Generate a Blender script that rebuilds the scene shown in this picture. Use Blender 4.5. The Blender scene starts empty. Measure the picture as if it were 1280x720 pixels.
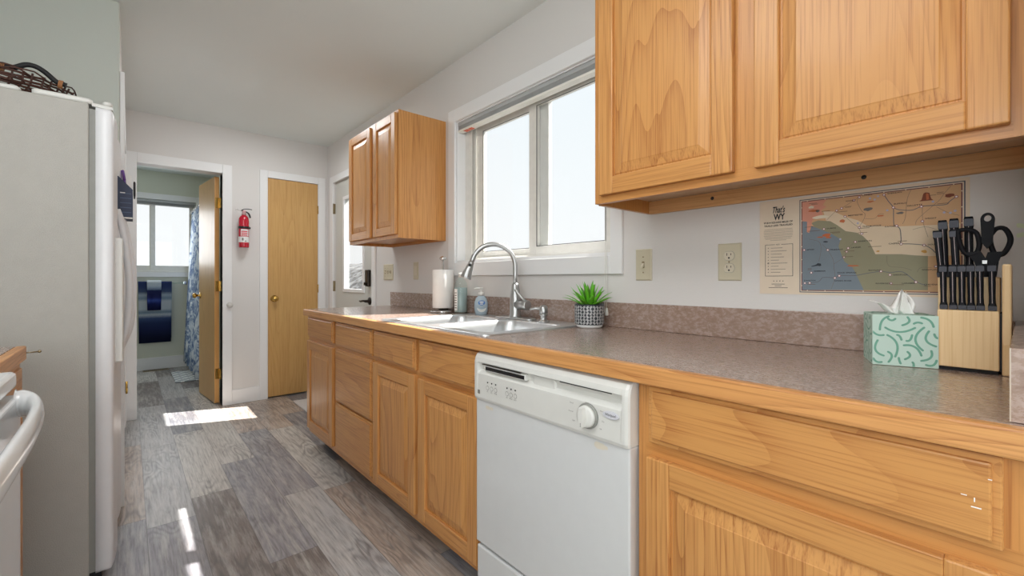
import bpy, bmesh, math, random
from mathutils import Vector, Matrix, noise
R = math.radians
random.seed(7)
S = bpy.context.scene
C = S.collection

# ------------------------------------------------------------------ camera, sky, sun, lights, exposure
cam = bpy.data.cameras.new('camera')
cam.sensor_fit = 'HORIZONTAL'
cam.sensor_width = 36.0
cam.lens = 36.0 * 553.3 / 1280.0
cam.shift_x = -0.0009
cam.shift_y = -0.0081
cam.clip_start = 0.02
camo = bpy.data.objects.new('camera', cam)
C.objects.link(camo)
camo.location = (0, 0, 1.107)
camo.rotation_euler = (R(90), 0, R(-40.9046))
S.camera = camo

S.view_settings.view_transform = 'Standard'
S.view_settings.look = 'None'
S.view_settings.gamma = 1.0
S.view_settings.use_curve_mapping = False
S.view_settings.exposure = 0.0
S.cycles.use_denoising = True
S.cycles.max_bounces = 10
S.cycles.diffuse_bounces = 6
S.cycles.glossy_bounces = 5
S.cycles.transparent_max_bounces = 16
S.cycles.caustics_reflective = False
S.cycles.caustics_refractive = False
S.cycles.sample_clamp_indirect = 5.0

w = bpy.data.worlds.new('sky')
S.world = w
w.use_nodes = True
nt = w.node_tree
bg = nt.nodes['Background']
tcw = nt.nodes.new('ShaderNodeTexCoord')
sxw = nt.nodes.new('ShaderNodeSeparateXYZ')
rpw = nt.nodes.new('ShaderNodeValToRGB')
nt.links.new(tcw.outputs['Generated'], sxw.inputs[0])
nt.links.new(sxw.outputs['Z'], rpw.inputs[0])
rpw.color_ramp.elements[0].color = (0.985, 1.0, 1.0, 1)
rpw.color_ramp.elements[0].position = 0.1
rpw.color_ramp.elements[1].color = (0.84, 0.94, 1.0, 1)
rpw.color_ramp.elements[1].position = 0.75
nt.links.new(rpw.outputs[0], bg.inputs[0])
bg.inputs[1].default_value = 1.02

def lamp(name, kind, energy, loc, direction, size=None, color=(1, 1, 1)):
    l = bpy.data.lights.new(name, kind)
    l.energy = energy
    l.color = color
    if kind == 'AREA':
        l.shape = 'RECTANGLE'
        l.size, l.size_y = size
    o = bpy.data.objects.new(name, l)
    C.objects.link(o)
    o.location = loc
    o.rotation_euler = Vector(direction).to_track_quat('-Z', 'Y').to_euler()
    return o
sun = lamp('sun', 'SUN', 19.0, (6, -1, 8), (-1.0, 0.375, -1.378), color=(1.0, 0.965, 0.92))
sun.data.angle = R(0.6)
lamp('rear_fill_light', 'AREA', 32, (0.2, -2.9, 1.45), (0, 1, 0.02), (2.2, 1.6), (0.93, 0.97, 1.0))  # unseen fill added behind the camera, for an assumed window
lamp('overhead_fill_light', 'AREA', 31, (0.0, 1.0, 2.44), (0.08, 0.1, -1), (0.8, 1.6), (0.98, 0.98, 1.0))  # added overhead fill for the kitchen; no fixture hangs here
lamp('hall_fill_light', 'AREA', 17, (0.75, 3.6, 2.44), (-0.1, 0, -1), (0.6, 0.6), (0.95, 0.98, 1.0))  # small added fill that lifts the hall end; no fixture
lamp('side_fill_light', 'AREA', 33, (-0.9, -0.1, 1.4), (1, 0.2, -0.06), (1.1, 1.1), (0.93, 0.97, 1.0))  # added fill for the counter wall; the wall behind it has no window
lamp('bathroom_window_light', 'AREA', 12, (0.0, 6.95, 1.65), (0, -1, -0.1), (1.0, 0.7), (0.97, 0.985, 1.0))

# ------------------------------------------------------------------ mesh helpers
class MB:
    def __init__(self):
        self.bm = bmesh.new()
        self.mi = 0
    def _merge(self, t, smooth=False, mi=None):
        mi = self.mi if mi is None else mi
        for f in t.faces:
            f.material_index = mi
            f.smooth = smooth
        me = bpy.data.meshes.new('tmp')
        t.to_mesh(me)
        t.free()
        self.bm.from_mesh(me)
        bpy.data.meshes.remove(me)
    def box(self, x0, x1, y0, y1, z0, z1, mi=None, bevel=0.0, seg=2):
        t = bmesh.new()
        M = Matrix.Translation(((x0 + x1) / 2, (y0 + y1) / 2, (z0 + z1) / 2)) @ Matrix.Diagonal((abs(x1 - x0), abs(y1 - y0), abs(z1 - z0), 1))
        bmesh.ops.create_cube(t, size=1.0, matrix=M)
        if bevel > 0:
            bmesh.ops.bevel(t, geom=t.edges[:], offset=bevel, segments=seg, affect='EDGES', profile=0.5)
        self._merge(t, False, mi)
        return self
    def rings(self, loops, mi=None, smooth=True, cap=(True, True), closed=True, loop_closed=False):
        """loops: list of equal-length point lists; joins them in order"""
        t = bmesh.new()
        V = [[t.verts.new(p) for p in L] for L in loops]
        n = len(V[0])
        m = len(V)
        for i in range(m if loop_closed else m - 1):
            A, B = V[i], V[(i + 1) % m]
            for k in range(n if closed else n - 1):
                k2 = (k + 1) % n
                try:
                    t.faces.new((A[k], A[k2], B[k2], B[k]))
                except ValueError:
                    pass
        if not loop_closed and closed:
            if cap[0]:
                t.faces.new(V[0][::-1])
            if cap[1]:
                t.faces.new(V[-1])
        bmesh.ops.recalc_face_normals(t, faces=t.faces[:])
        mi = self.mi if mi is None else mi
        for f in t.faces:
            f.material_index = mi
            f.smooth = smooth and len(f.verts) <= 4
        me = bpy.data.meshes.new('tmp')
        t.to_mesh(me)
        t.free()
        self.bm.from_mesh(me)
        bpy.data.meshes.remove(me)
        return self
    def lathe(self, prof, c, n=32, mi=None, smooth=True, axis='z', cap=(True, True)):
        L = []
        for r, h in prof:
            r = max(r, 0.0003)
            ring = []
            for k in range(n):
                a = 2 * math.pi * k / n
                u, v = r * math.cos(a), r * math.sin(a)
                if axis == 'z':
                    ring.append((c[0] + u, c[1] + v, c[2] + h))
                elif axis == 'x':
                    ring.append((c[0] + h, c[1] + u, c[2] + v))
                else:
                    ring.append((c[0] + u, c[1] + h, c[2] + v))
            L.append(ring)
        return self.rings(L, mi, smooth, cap)
    def tube(self, pts, r, n=10, mi=None, closed=False, smooth=True, flat=None):
        """flat=(vector, factor): squash the section along that vector"""
        P = [Vector(p) for p in pts]
        m = len(P)
        rad = r if isinstance(r, (list, tuple)) else [r] * m
        L = []
        prev = None
        for i in range(m):
            if closed:
                d = P[(i + 1) % m] - P[i - 1]
            else:
                d = P[min(i + 1, m - 1)] - P[max(i - 1, 0)]
            d = d.normalized() if d.length > 1e-9 else Vector((0, 0, 1))
            if prev is None:
                up = Vector((0, 0, 1)) if abs(d.z) < 0.9 else Vector((1, 0, 0))
                a = d.cross(up).normalized()
            else:
                a = (prev - d * prev.dot(d))
                a = a.normalized() if a.length > 1e-6 else d.cross(Vector((0, 0, 1))).normalized()
            prev = a
            b = d.cross(a)
            ring = []
            for k in range(n):
                t = 2 * math.pi * k / n
                off = (a * math.cos(t) + b * math.sin(t)) * rad[i]
                if flat:
                    fv = Vector(flat[0]).normalized()
                    off = off - fv * off.dot(fv) * (1 - flat[1])
                ring.append(P[i] + off)
            L.append(ring)
        return self.rings(L, mi, smooth, loop_closed=closed)
    def prism(self, poly, axis, a0, a1, mi=None, smooth=False):
        """poly: 2-D points; axis 'x': poly=(y,z); 'y': poly=(x,z); 'z': poly=(x,y)"""
        def P(p, a):
            return {'x': (a, p[0], p[1]), 'y': (p[0], a, p[1]), 'z': (p[0], p[1], a)}[axis]
        return self.rings([[P(p, a0) for p in poly], [P(p, a1) for p in poly]], mi, smooth)
    def face(self, pts, mi=None):
        V = [self.bm.verts.new(p) for p in pts]
        f = self.bm.faces.new(V)
        f.material_index = self.mi if mi is None else mi
        return self
    def ball(self, c, r, n=16, mi=None, sx=1, sy=1, sz=1):
        t = bmesh.new()
        bmesh.ops.create_uvsphere(t, u_segments=n, v_segments=max(6, n // 2), radius=r,
                                  matrix=Matrix.Translation(c) @ Matrix.Diagonal((sx, sy, sz, 1)))
        self._merge(t, True, mi)
        return self
    def text(self, s, y, z, h, x, width=None, mi=None, bold=0.0, shear=0.0, center=False, depth=0.0, to=None):
        """lettering on a plane facing -x (reading towards -y); y,z = lower start corner, h = capital height"""
        cu = bpy.data.curves.new('txt', 'FONT')
        cu.body = s
        cu.size = 1.0
        cu.offset = bold
        cu.shear = shear
        cu.extrude = depth
        cu.resolution_u = 3
        o = bpy.data.objects.new('txt', cu)
        C.objects.link(o)
        dg = bpy.context.evaluated_depsgraph_get()
        me = bpy.data.meshes.new_from_object(o.evaluated_get(dg))
        bpy.data.objects.remove(o)
        bpy.data.curves.remove(cu)
        xs = [v.co.x for v in me.vertices] or [0, 1]
        x0, x1 = min(xs), max(xs)
        k = h / 0.72
        kx = width / (x1 - x0) if width else k
        off = -(x1 - x0) * kx / 2 if center else 0
        for v in me.vertices:
            lx, ly, lz = (v.co.x - x0) * kx + off, v.co.y * k, v.co.z * 0.001
            if to is None:
                v.co = (x - lz, y - lx, z + ly)
            else:
                v.co = to(lx, ly)
        i0 = len(self.bm.faces)
        self.bm.from_mesh(me)
        self.bm.faces.ensure_lookup_table()
        for f in self.bm.faces[i0:]:
            f.material_index = self.mi if mi is None else mi
        bpy.data.meshes.remove(me)
        return self

BASE = {}
def finish(o, label, cat, group=None, kind=None):
    if label:
        o['label'] = label
    if cat:
        o['category'] = cat
    if group:
        o['group'] = group
    if kind:
        o['kind'] = kind
    return o
def thing(name, loc, label, cat, group=None, kind=None):
    o = bpy.data.objects.new(name, None)
    C.objects.link(o)
    o.location = loc
    o.empty_display_size = 0.05
    BASE[o.name] = Vector(loc)
    return finish(o, label, cat, group, kind)
def part(name, mb, mats, parent, label=None):
    me = bpy.data.meshes.new(name)
    bm = mb.bm
    L = BASE[parent.name]
    bmesh.ops.translate(bm, verts=bm.verts[:], vec=-L)
    bm.to_mesh(me)
    bm.free()
    for m in (mats if isinstance(mats, (list, tuple)) else [mats]):
        me.materials.append(m)
    o = bpy.data.objects.new(name, me)
    C.objects.link(o)
    o.parent = parent
    BASE[o.name] = L
    if label:
        o['label'] = label
    return o
def solid(name, mb, mats, label, cat, group=None, kind=None, loc=(0, 0, 0)):
    me = bpy.data.meshes.new(name)
    bm = mb.bm
    bmesh.ops.translate(bm, verts=bm.verts[:], vec=-Vector(loc))
    bm.to_mesh(me)
    bm.free()
    for m in (mats if isinstance(mats, (list, tuple)) else [mats]):
        me.materials.append(m)
    o = bpy.data.objects.new(name, me)
    C.objects.link(o)
    o.location = loc
    BASE[o.name] = Vector(loc)
    return finish(o, label, cat, group, kind)
def dup(root, loc, label):
    r = root.copy()
    C.objects.link(r)
    r.location = loc
    r['label'] = label
    for ch in list(root.children):
        c = ch.copy()
        C.objects.link(c)
        c.parent = r
        for g in list(ch.children):
            d = g.copy()
            C.objects.link(d)
            d.parent = c
    return r
def arc(c, r, a0, a1, n, u=(1, 0, 0), v=(0, 0, 1)):
    u, v, c = Vector(u), Vector(v), Vector(c)
    return [c + u * (r * math.cos(a0 + (a1 - a0) * i / n)) + v * (r * math.sin(a0 + (a1 - a0) * i / n)) for i in range(n + 1)]
def rrect(x0, x1, y0, y1, r, z, n=6):
    out = []
    for cx, cy, a in ((x1 - r, y1 - r, 0), (x0 + r, y1 - r, 90), (x0 + r, y0 + r, 180), (x1 - r, y0 + r, 270)):
        for i in range(n + 1):
            t = R(a + 90 * i / n)
            out.append((cx + r * math.cos(t), cy + r * math.sin(t), z))
    return out
def smooth_path(pts, k=6):
    P = [Vector(p) for p in pts]
    out = []
    for i in range(len(P) - 1):
        p0, p1, p2, p3 = P[max(i - 1, 0)], P[i], P[i + 1], P[min(i + 2, len(P) - 1)]
        for j in range(k):
            t = j / k
            out.append(0.5 * ((2 * p1) + (p2 - p0) * t + (2 * p0 - 5 * p1 + 4 * p2 - p3) * t * t + (3 * p1 - p0 - 3 * p2 + p3) * t ** 3))
    out.append(P[-1])
    return out

# ------------------------------------------------------------------ materials
def lin(c):
    def f(v):
        v /= 255.0
        return v / 12.92 if v <= 0.04045 else ((v + 0.055) / 1.055) ** 2.4
    return (f(c[0]), f(c[1]), f(c[2]), 1.0)
class NT:
    def __init__(self, name):
        self.m = bpy.data.materials.new(name)
        self.m.use_nodes = True
        self.t = self.m.node_tree
        self.b = self.t.nodes['Principled BSDF']
    def n(self, typ, **kw):
        nd = self.t.nodes.new('ShaderNode' + typ)
        for k, v in kw.items():
            setattr(nd, k, v)
        return nd
    def put(self, sock, v):
        if v is None:
            return
        if isinstance(v, bpy.types.NodeSocket):
            self.t.links.new(v, sock)
        else:
            sock.default_value = v
    def math(self, op, a, b=None, c=None):
        nd = self.n('Math', operation=op)
        for i, v in enumerate((a, b, c)):
            self.put(nd.inputs[i], v)
        return nd.outputs[0]
    def vec(self, op, a, b):
        nd = self.n('VectorMath', operation=op)
        self.put(nd.inputs[0], a)
        self.put(nd.inputs[1], b)
        return nd.outputs[0]
    def noise(self, v, scale, detail=2.0, rough=0.5, dist=0.0):
        nd = self.n('TexNoise')
        self.put(nd.inputs['Vector'], v)
        nd.inputs['Scale'].default_value = scale
        nd.inputs['Detail'].default_value = detail
        nd.inputs['Roughness'].default_value = rough
        nd.inputs['Distortion'].default_value = dist
        return nd.outputs[0]
    def ramp(self, f, stops, interp='LINEAR'):
        nd = self.n('ValToRGB')
        self.put(nd.inputs[0], f)
        cr = nd.color_ramp
        cr.interpolation = interp
        while len(cr.elements) < len(stops):
            cr.elements.new(0.5)
        for e, (p, c) in zip(cr.elements, stops):
            e.position = p
            e.color = c
        return nd.outputs[0]
    def mix(self, f, a, b, mode='MIX'):
        nd = self.n('Mix', data_type='RGBA', blend_type=mode)
        self.put(nd.inputs[0], f)
        self.put(nd.inputs[6], a)
        self.put(nd.inputs[7], b)
        return nd.outputs[2]
    def obj(self, rnd=True):
        tc = self.n('TexCoord')
        o = tc.outputs['Object']
        if rnd:
            oi = self.n('ObjectInfo')
            mu = self.math('MULTIPLY', oi.outputs['Random'], 9.0)
            cb = self.n('CombineXYZ')
            self.put(cb.inputs[0], mu)
            self.put(cb.inputs[1], mu)
            self.put(cb.inputs[2], mu)
            o = self.vec('ADD', o, cb.outputs[0])
        return o
    def bump(self, h, strength=0.2, dist=0.01):
        nd = self.n('Bump')
        nd.inputs['Strength'].default_value = strength
        nd.inputs['Distance'].default_value = dist
        self.put(nd.inputs['Height'], h)
        self.t.links.new(nd.outputs[0], self.b.inputs['Normal'])
    def out(self, col=None, rough=None, metal=None, spec=None, coat=None):
        self.put(self.b.inputs['Base Color'], col)
        self.put(self.b.inputs['Roughness'], rough)
        self.put(self.b.inputs['Metallic'], metal)
        self.put(self.b.inputs['Specular IOR Level'], spec)
        self.put(self.b.inputs['Coat Weight'], coat)
        return self.m

def plain(name, c, rough=0.5, metal=0.0, spec=0.5, var=0.04, vs=25.0, coat=0.0, bump=0.0, bs=200.0):
    t = NT(name)
    o = t.obj()
    n = t.noise(o, vs, 3.0)
    a = lin(c)
    d = tuple(v * (1 - var) for v in a[:3]) + (1,)
    b = tuple(min(1, v * (1 + var)) for v in a[:3]) + (1,)
    col = t.ramp(n, [(0.3, d), (0.7, b)])
    if bump:
        t.bump(t.noise(o, bs, 3.0), bump, 0.004)
    return t.out(col, rough, metal, spec, coat)

def oak(name, axis, light=(212, 157, 95), dark=(158, 96, 48), ring=58.0, mixr=0.8, rough=0.34):
    t = NT(name)
    o = t.obj()
    def mp(across, along):
        s = {'x': (along, across, across), 'y': (across, along, across), 'z': (across, across, along)}[axis]
        nd = t.n('Mapping')
        t.put(nd.inputs['Vector'], o)
        nd.inputs['Scale'].default_value = s
        return nd.outputs[0]
    low = t.noise(mp(4.2, 0.5), 1.0, 1.5, 0.4)
    saw = t.math('FRACT', t.math('MULTIPLY', low, ring / 2.7))
    rings = t.math('POWER', saw, 4.0)
    zone = t.ramp(t.noise(mp(4.0, 0.8), 1.0, 1.0), [(0.40, (0.15, 0.15, 0.15, 1)), (0.62, (1, 1, 1, 1))])
    pores = t.noise(mp(190.0, 3.2), 1.0, 2.0, 0.7)
    pores = t.math('MAXIMUM', t.math('MULTIPLY', t.math('SUBTRACT', pores, 0.47), 5.0), 0.0)
    broken = t.noise(mp(120.0, 14.0), 1.0, 2.0)
    f = t.math('ADD', t.math('MULTIPLY', t.math('MULTIPLY', rings, zone), t.math('MULTIPLY', broken, mixr * 1.3)), t.math('MULTIPLY', pores, 0.52))
    tint = t.noise(o, 2.1, 2.0)
    base = t.mix(tint, lin(light), lin((light[0] - 10, light[1] - 14, light[2] - 14)))
    col = t.mix(t.math('MINIMUM', t.math('MAXIMUM', f, 0.0), 0.85), base, lin(dark))
    t.bump(pores, 0.06, 0.002)
    return t.out(col, rough, 0.0, 0.42, 0.05)

OAKV = oak('oak_vertical_grain', 'z')
OAKH = oak('oak_lengthwise_grain', 'y', (207, 152, 90))
OAKX = oak('oak_cross_grain', 'x')
OAKF = oak('oak_face_frame', 'z', (205, 148, 86), (160, 100, 50), 30.0, 0.35)
OAKFH = oak('oak_face_frame_rail', 'y', (205, 148, 86), (160, 100, 50), 30.0, 0.35)
OAKN = oak('oak_counter_edge', 'y', (214, 158, 98), (160, 98, 52), 70.0, 0.7)
BIRCH = oak('birch_door_veneer', 'z', (208, 168, 108), (176, 130, 74), 46.0, 0.6, 0.38)
BIRCHE = oak('birch_door_edge', 'z', (222, 168, 100), (196, 140, 78), 18.0, 0.2, 0.42)
BLOCKW = oak('pale_pine_block', 'z', (238, 208, 160), (210, 168, 112), 34.0, 0.7, 0.45)

BLOCKH = oak('pale_oak_rail', 'y', (222, 178, 126), (184, 132, 82), 34.0, 0.5, 0.45)

def laminate():
    t = NT('brown_mottled_laminate')
    o = t.obj(False)
    nd = t.n('Mapping')
    t.put(nd.inputs['Vector'], o)
    nd.inputs['Rotation'].default_value = (R(20), R(25), R(35))
    nd.inputs['Scale'].default_value = (1.0, 0.35, 0.6)
    a = t.noise(nd.outputs[0], 150.0, 5.0, 0.75, 0.3)
    b = t.noise(o, 9.0, 3.0, 0.55)
    c = t.noise(o, 260.0, 2.0)
    col = t.ramp(a, [(0.25, lin((120, 98, 87))), (0.45, lin((154, 131, 118))), (0.58, lin((172, 151, 140))), (0.78, lin((190, 174, 166)))])
    col = t.mix(t.math('MULTIPLY', b, 0.35), col, lin((146, 112, 94)))
    return t.out(col, t.math('MULTIPLY_ADD', a, 0.14, 0.2), 0.0, 0.7, 0.45)
LAM = laminate()
LAM.node_tree.nodes['Principled BSDF'].inputs['Coat Roughness'].default_value = 0.16

def planks():
    t = NT('grey_weathered_vinyl_planks')
    o = t.obj(False)
    sx = t.n('SeparateXYZ')
    t.put(sx.inputs[0], o)
    X, Y = sx.outputs[0], sx.outputs[1]
    u = t.math('DIVIDE', t.math('SUBTRACT', X, 0.058), 0.178)
    row = t.math('FLOOR', u)
    wn = t.n('TexWhiteNoise', noise_dimensions='1D')
    t.put(wn.inputs['W'], row)
    v = t.math('ADD', t.math('DIVIDE', Y, 1.22), t.math('MULTIPLY', wn.outputs['Value'], 5.0))
    colm = t.math('FLOOR', v)
    cb = t.n('CombineXYZ')
    t.put(cb.inputs[0], row)
    t.put(cb.inputs[1], colm)
    wn2 = t.n('TexWhiteNoise', noise_dimensions='2D')
    t.put(wn2.inputs['Vector'], cb.outputs[0])
    rnd = wn2.outputs['Value']
    tone = t.ramp(rnd, [(0.0, lin((178, 177, 177))), (0.18, lin((124, 124, 130))), (0.36, lin((200, 196, 190))), (0.52, lin((122, 113, 109))), (0.66, lin((182, 164, 150))), (0.84, lin((150, 149, 155)))], 'CONSTANT')
    cb2 = t.n('CombineXYZ')
    t.put(cb2.inputs[0], t.math('ADD', X, t.math('MULTIPLY', rnd, 31.0)))
    t.put(cb2.inputs[1], t.math('ADD', Y, t.math('MULTIPLY', rnd, 17.0)))
    def mp(sxx, syy):
        nd = t.n('Mapping')
        t.put(nd.inputs['Vector'], cb2.outputs[0])
        nd.inputs['Scale'].default_value = (sxx, syy, 1)
        return nd.outputs[0]
    low = t.noise(mp(7.0, 1.5), 1.0, 2.0, 0.5)
    rings = t.math('POWER', t.math('MULTIPLY_ADD', t.math('SINE', t.math('MULTIPLY', low, 95.0)), 0.5, 0.5), 1.6)
    zone = t.ramp(t.noise(mp(3.0, 1.2), 1.0, 2.0), [(0.42, (0, 0, 0, 1)), (0.6, (1, 1, 1, 1))])
    fine = t.noise(mp(110.0, 5.0), 1.0, 4.0, 0.7)
    blot = t.noise(mp(34.0, 3.2), 1.0, 5.0, 0.65)
    patch = t.noise(o, 1.3, 2.0)
    g1 = t.math('MULTIPLY', t.math('MULTIPLY', rings, zone), 0.55)
    col = t.mix(g1, tone, lin((70, 68, 72)))
    col = t.mix(t.ramp(fine, [(0.44, (0, 0, 0, 1)), (0.68, (0.62, 0.62, 0.62, 1))]), col, lin((86, 82, 82)))
    col = t.mix(t.ramp(blot, [(0.46, (0, 0, 0, 1)), (0.70, (0.55, 0.55, 0.55, 1))]), col, lin((212, 208, 203)))
    col = t.mix(t.ramp(patch, [(0.48, (0, 0, 0, 1)), (0.75, (0.35, 0.35, 0.35, 1))]), col, lin((118, 98, 88)))
    fx = t.math('FRACT', u)
    fy = t.math('FRACT', v)
    ex = t.math('LESS_THAN', t.math('MINIMUM', fx, t.math('SUBTRACT', 1.0, fx)), 0.010)
    ey = t.math('LESS_THAN', t.math('MINIMUM', fy, t.math('SUBTRACT', 1.0, fy)), 0.0014)
    seam = t.math('MAXIMUM', ex, ey)
    col = t.mix(t.math('MULTIPLY', seam, 0.45), col, lin((62, 60, 60)))
    t.bump(t.math('SUBTRACT', fine, t.math('MULTIPLY', seam, 2.0)), 0.10, 0.002)
    return t.out(col, t.math('MULTIPLY_ADD', fine, 0.16, 0.28), 0.0, 0.5)
FLOOR = planks()

def paint(name, c, rough=0.6, bs=130.0, st=0.18):
    t = NT(name)
    o = t.obj(False)
    n = t.noise(o, 1.5, 2.0)
    a = lin(c)
    col = t.ramp(n, [(0.3, tuple(v * 0.97 for v in a[:3]) + (1,)), (0.7, a)])
    t.bump(t.noise(o, bs, 3.0, 0.6), st, 0.003)
    return t.out(col, rough, 0.0, 0.35)
WALL = paint('off_white_wall_paint', (222, 219, 216))
ALCOVE = paint('pale_grey_green_wall_paint', (205, 210, 203))
CEIL = paint('white_ceiling_paint', (230, 235, 233), 0.7, 170.0, 0.25)
BATHW = paint('pale_sage_wall_paint', (210, 213, 198))
TRIM = paint('white_trim_gloss', (236, 236, 236), 0.35, 30.0, 0.03)
VINYL = plain('white_vinyl_frame', (230, 228, 222), 0.35)
APPL = plain('white_enamel', (212, 213, 213), 0.18, var=0.01, coat=0.3)
APPLP = plain('white_plastic', (214, 213, 208), 0.35, var=0.015)
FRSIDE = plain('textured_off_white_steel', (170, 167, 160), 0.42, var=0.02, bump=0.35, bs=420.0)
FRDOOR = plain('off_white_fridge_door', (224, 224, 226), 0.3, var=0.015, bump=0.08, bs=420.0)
GASKET = plain('grey_gasket', (138, 138, 132), 0.6)
BLACK = plain('black_plastic', (22, 22, 26), 0.35)
BLACKM = plain('matte_black', (18, 18, 20), 0.7)
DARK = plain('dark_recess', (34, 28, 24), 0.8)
STEEL = plain('brushed_stainless', (176, 176, 175), 0.32, 1.0, var=0.05, vs=60.0)
SINKM = plain('satin_stainless_sink', (214, 215, 216), 0.38, 0.95, var=0.03, vs=40.0)
CHROME = plain('chrome', (215, 215, 215), 0.1, 1.0)
BRASS = plain('polished_brass', (206, 168, 92), 0.22, 1.0)
BRONZE = plain('dark_bronze', (52, 46, 42), 0.35, 0.7)
HINGEM = plain('antique_hinge_metal', (150, 134, 104), 0.35, 0.8)
IVORY = plain('ivory_plate_plastic', (204, 196, 172), 0.35, var=0.02)
IVORYD = plain('ivory_socket_plastic', (214, 206, 186), 0.35, var=0.02)
PAPER = plain('white_paper', (240, 238, 234), 0.8, var=0.02, bump=0.2, bs=90.0)
DOORG = paint('light_grey_door_paint', (206, 207, 202), 0.4, 60.0, 0.04)
SHADEB = plain('shaded_blind_slats', (176, 178, 178), 0.45, var=0.03)  # backlit shade of the blinds is put into this grey
WHITEB = plain('white_blind_rail', (238, 236, 228), 0.4, var=0.01)
RED = plain('red_enamel', (188, 12, 44), 0.22, var=0.03, coat=0.4)
ORANGE = plain('orange_label_ink', (226, 96, 60), 0.6)
NAVY = plain('navy_plastic', (28, 42, 76), 0.45)
NAVYL = plain('light_navy_line', (74, 92, 126), 0.45)
PURPLE = plain('purple_plastic', (110, 70, 150), 0.35)
INK = plain('dark_print_ink', (42, 40, 44), 0.7, var=0.02)
GREYINK = plain('grey_print_ink', (122, 118, 112), 0.7, var=0.02)

def glass(name, tint=(1, 1, 1), refl=0.10):
    m = bpy.data.materials.new(name)
    m.use_nodes = True
    t = m.node_tree
    t.nodes.remove(t.nodes['Principled BSDF'])
    tr = t.nodes.new('ShaderNodeBsdfTransparent')
    tr.inputs[0].default_value = tint + (1,)
    gl = t.nodes.new('ShaderNodeBsdfGlossy')
    gl.inputs['Roughness'].default_value = 0.02
    fr = t.nodes.new('ShaderNodeLayerWeight')
    fr.inputs[0].default_value = 0.5
    pw = t.nodes.new('ShaderNodeMath')
    pw.operation = 'POWER'
    pw.inputs[1].default_value = 5.0
    mu = t.nodes.new('ShaderNodeMath')
    mu.operation = 'MULTIPLY_ADD'
    mu.inputs[1].default_value = 0.5
    mu.inputs[2].default_value = 0.02
    mx = t.nodes.new('ShaderNodeMixShader')
    t.links.new(fr.outputs['Facing'], pw.inputs[0])
    t.links.new(pw.outputs[0], mu.inputs[0])
    t.links.new(mu.outputs[0], mx.inputs[0])
    t.links.new(tr.outputs[0], mx.inputs[1])
    t.links.new(gl.outputs[0], mx.inputs[2])
    t.links.new(mx.outputs[0], t.nodes['Material Output'].inputs[0])
    return m
GLASS = glass('window_glass', (0.985, 0.995, 1.0))
def clear(name, c, rough=0.05, trans=1.0):
    t = NT(name)
    n = t.noise(t.obj(), 20.0, 1.0)
    a = lin(c)
    t.out(t.ramp(n, [(0.3, a), (0.7, tuple(min(1, v * 1.05) for v in a[:3]) + (1,))]), rough)
    t.b.inputs['Transmission Weight'].default_value = trans
    t.b.inputs['IOR'].default_value = 1.3
    return t.m
CLEARP = glass('clear_bottle_plastic', (0.92, 0.97, 0.96))
TEALQ = plain('grey_teal_soap_liquid', (166, 178, 178), 0.25, var=0.02)
BLUEQ = clear('pale_blue_hand_soap', (205, 222, 234), 0.12, 0.25)

# ------------------------------------------------------------------ the setting
W = 1.514      # window wall plane (x)
YB = 4.61      # far wall plane (y)
H = 2.4475
st = dict(kind='structure')
solid('floor', MB().box(-1.05, 1.66, -3.1, 7.2, -0.06, 0.0), FLOOR, 'grey weathered wood plank floor running through the kitchen', 'floor', **st)
solid('ceiling', MB().box(-1.05, 1.66, -3.1, 7.2, H, H + 0.08), CEIL, 'plain white textured ceiling', 'ceiling', **st)
m = MB()   # window wall with the window and outside-door openings
m.box(W, 1.66, -3.1, 1.118, 0, H)
m.box(W, 1.66, 1.118, 2.275, 0, 1.208)
m.box(W, 1.66, 1.118, 2.275, 2.07, H)
m.box(W, 1.66, 2.275, 3.505, 0, H)
m.box(W, 1.66, 3.505, 4.42, 2.05, H)
m.box(W, 1.66, 4.42, 7.2, 0, H)
solid('wall_right', m, WALL, 'off-white textured wall holding the kitchen window and the outside door', 'wall', **st)
m = MB()   # far wall with bathroom and closet openings
m.box(-0.036, 0.044, YB, 4.72, 0, H)
m.box(0.044, 0.616, YB, 4.72, 2.04, H)
m.box(0.616, 0.973, YB, 4.72, 0, H)
m.box(0.973, 1.418, YB, 4.72, 2.06, H)
m.box(1.418, W, YB, 4.72, 0, H)
solid('wall_far', m, WALL, 'off-white far wall with the bathroom doorway and the closet door', 'wall', **st)
solid('wall_alcove', MB().box(-1.05, -0.036, 2.86, 2.97, 0, H, bevel=0.006), ALCOVE, 'pale grey-green wall rising behind the refrigerator', 'wall', **st)
solid('wall_hall', MB().box(-0.136, -0.036, 2.97, 4.72, 0, H), WALL, 'short off-white hall wall beyond the refrigerator', 'wall', **st)
solid('wall_left', MB().box(-1.05, -0.92, -3.1, 2.86, 0, H), ALCOVE, 'wall behind the range and refrigerator', 'wall', **st)
m = MB()   # living-room end, behind the camera, with a wide opening added for light
m.box(-0.92, W, -3.1, -3.0, 0, 0.7)
m.box(-0.92, W, -3.1, -3.0, 2.2, H)
m.box(-0.92, -0.8, -3.1, -3.0, 0.7, 2.2)
m.box(1.3, W, -3.1, -3.0, 0.7, 2.2)
solid('wall_rear', m, WALL, 'wall behind the viewer with a wide opening added for light', 'wall', **st)
solid('wall_end', MB().box(0.93, W, -0.13, -0.022, 0, H), WALL, 'stub wall ending the counter run beside the viewer', 'wall', **st)
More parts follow.
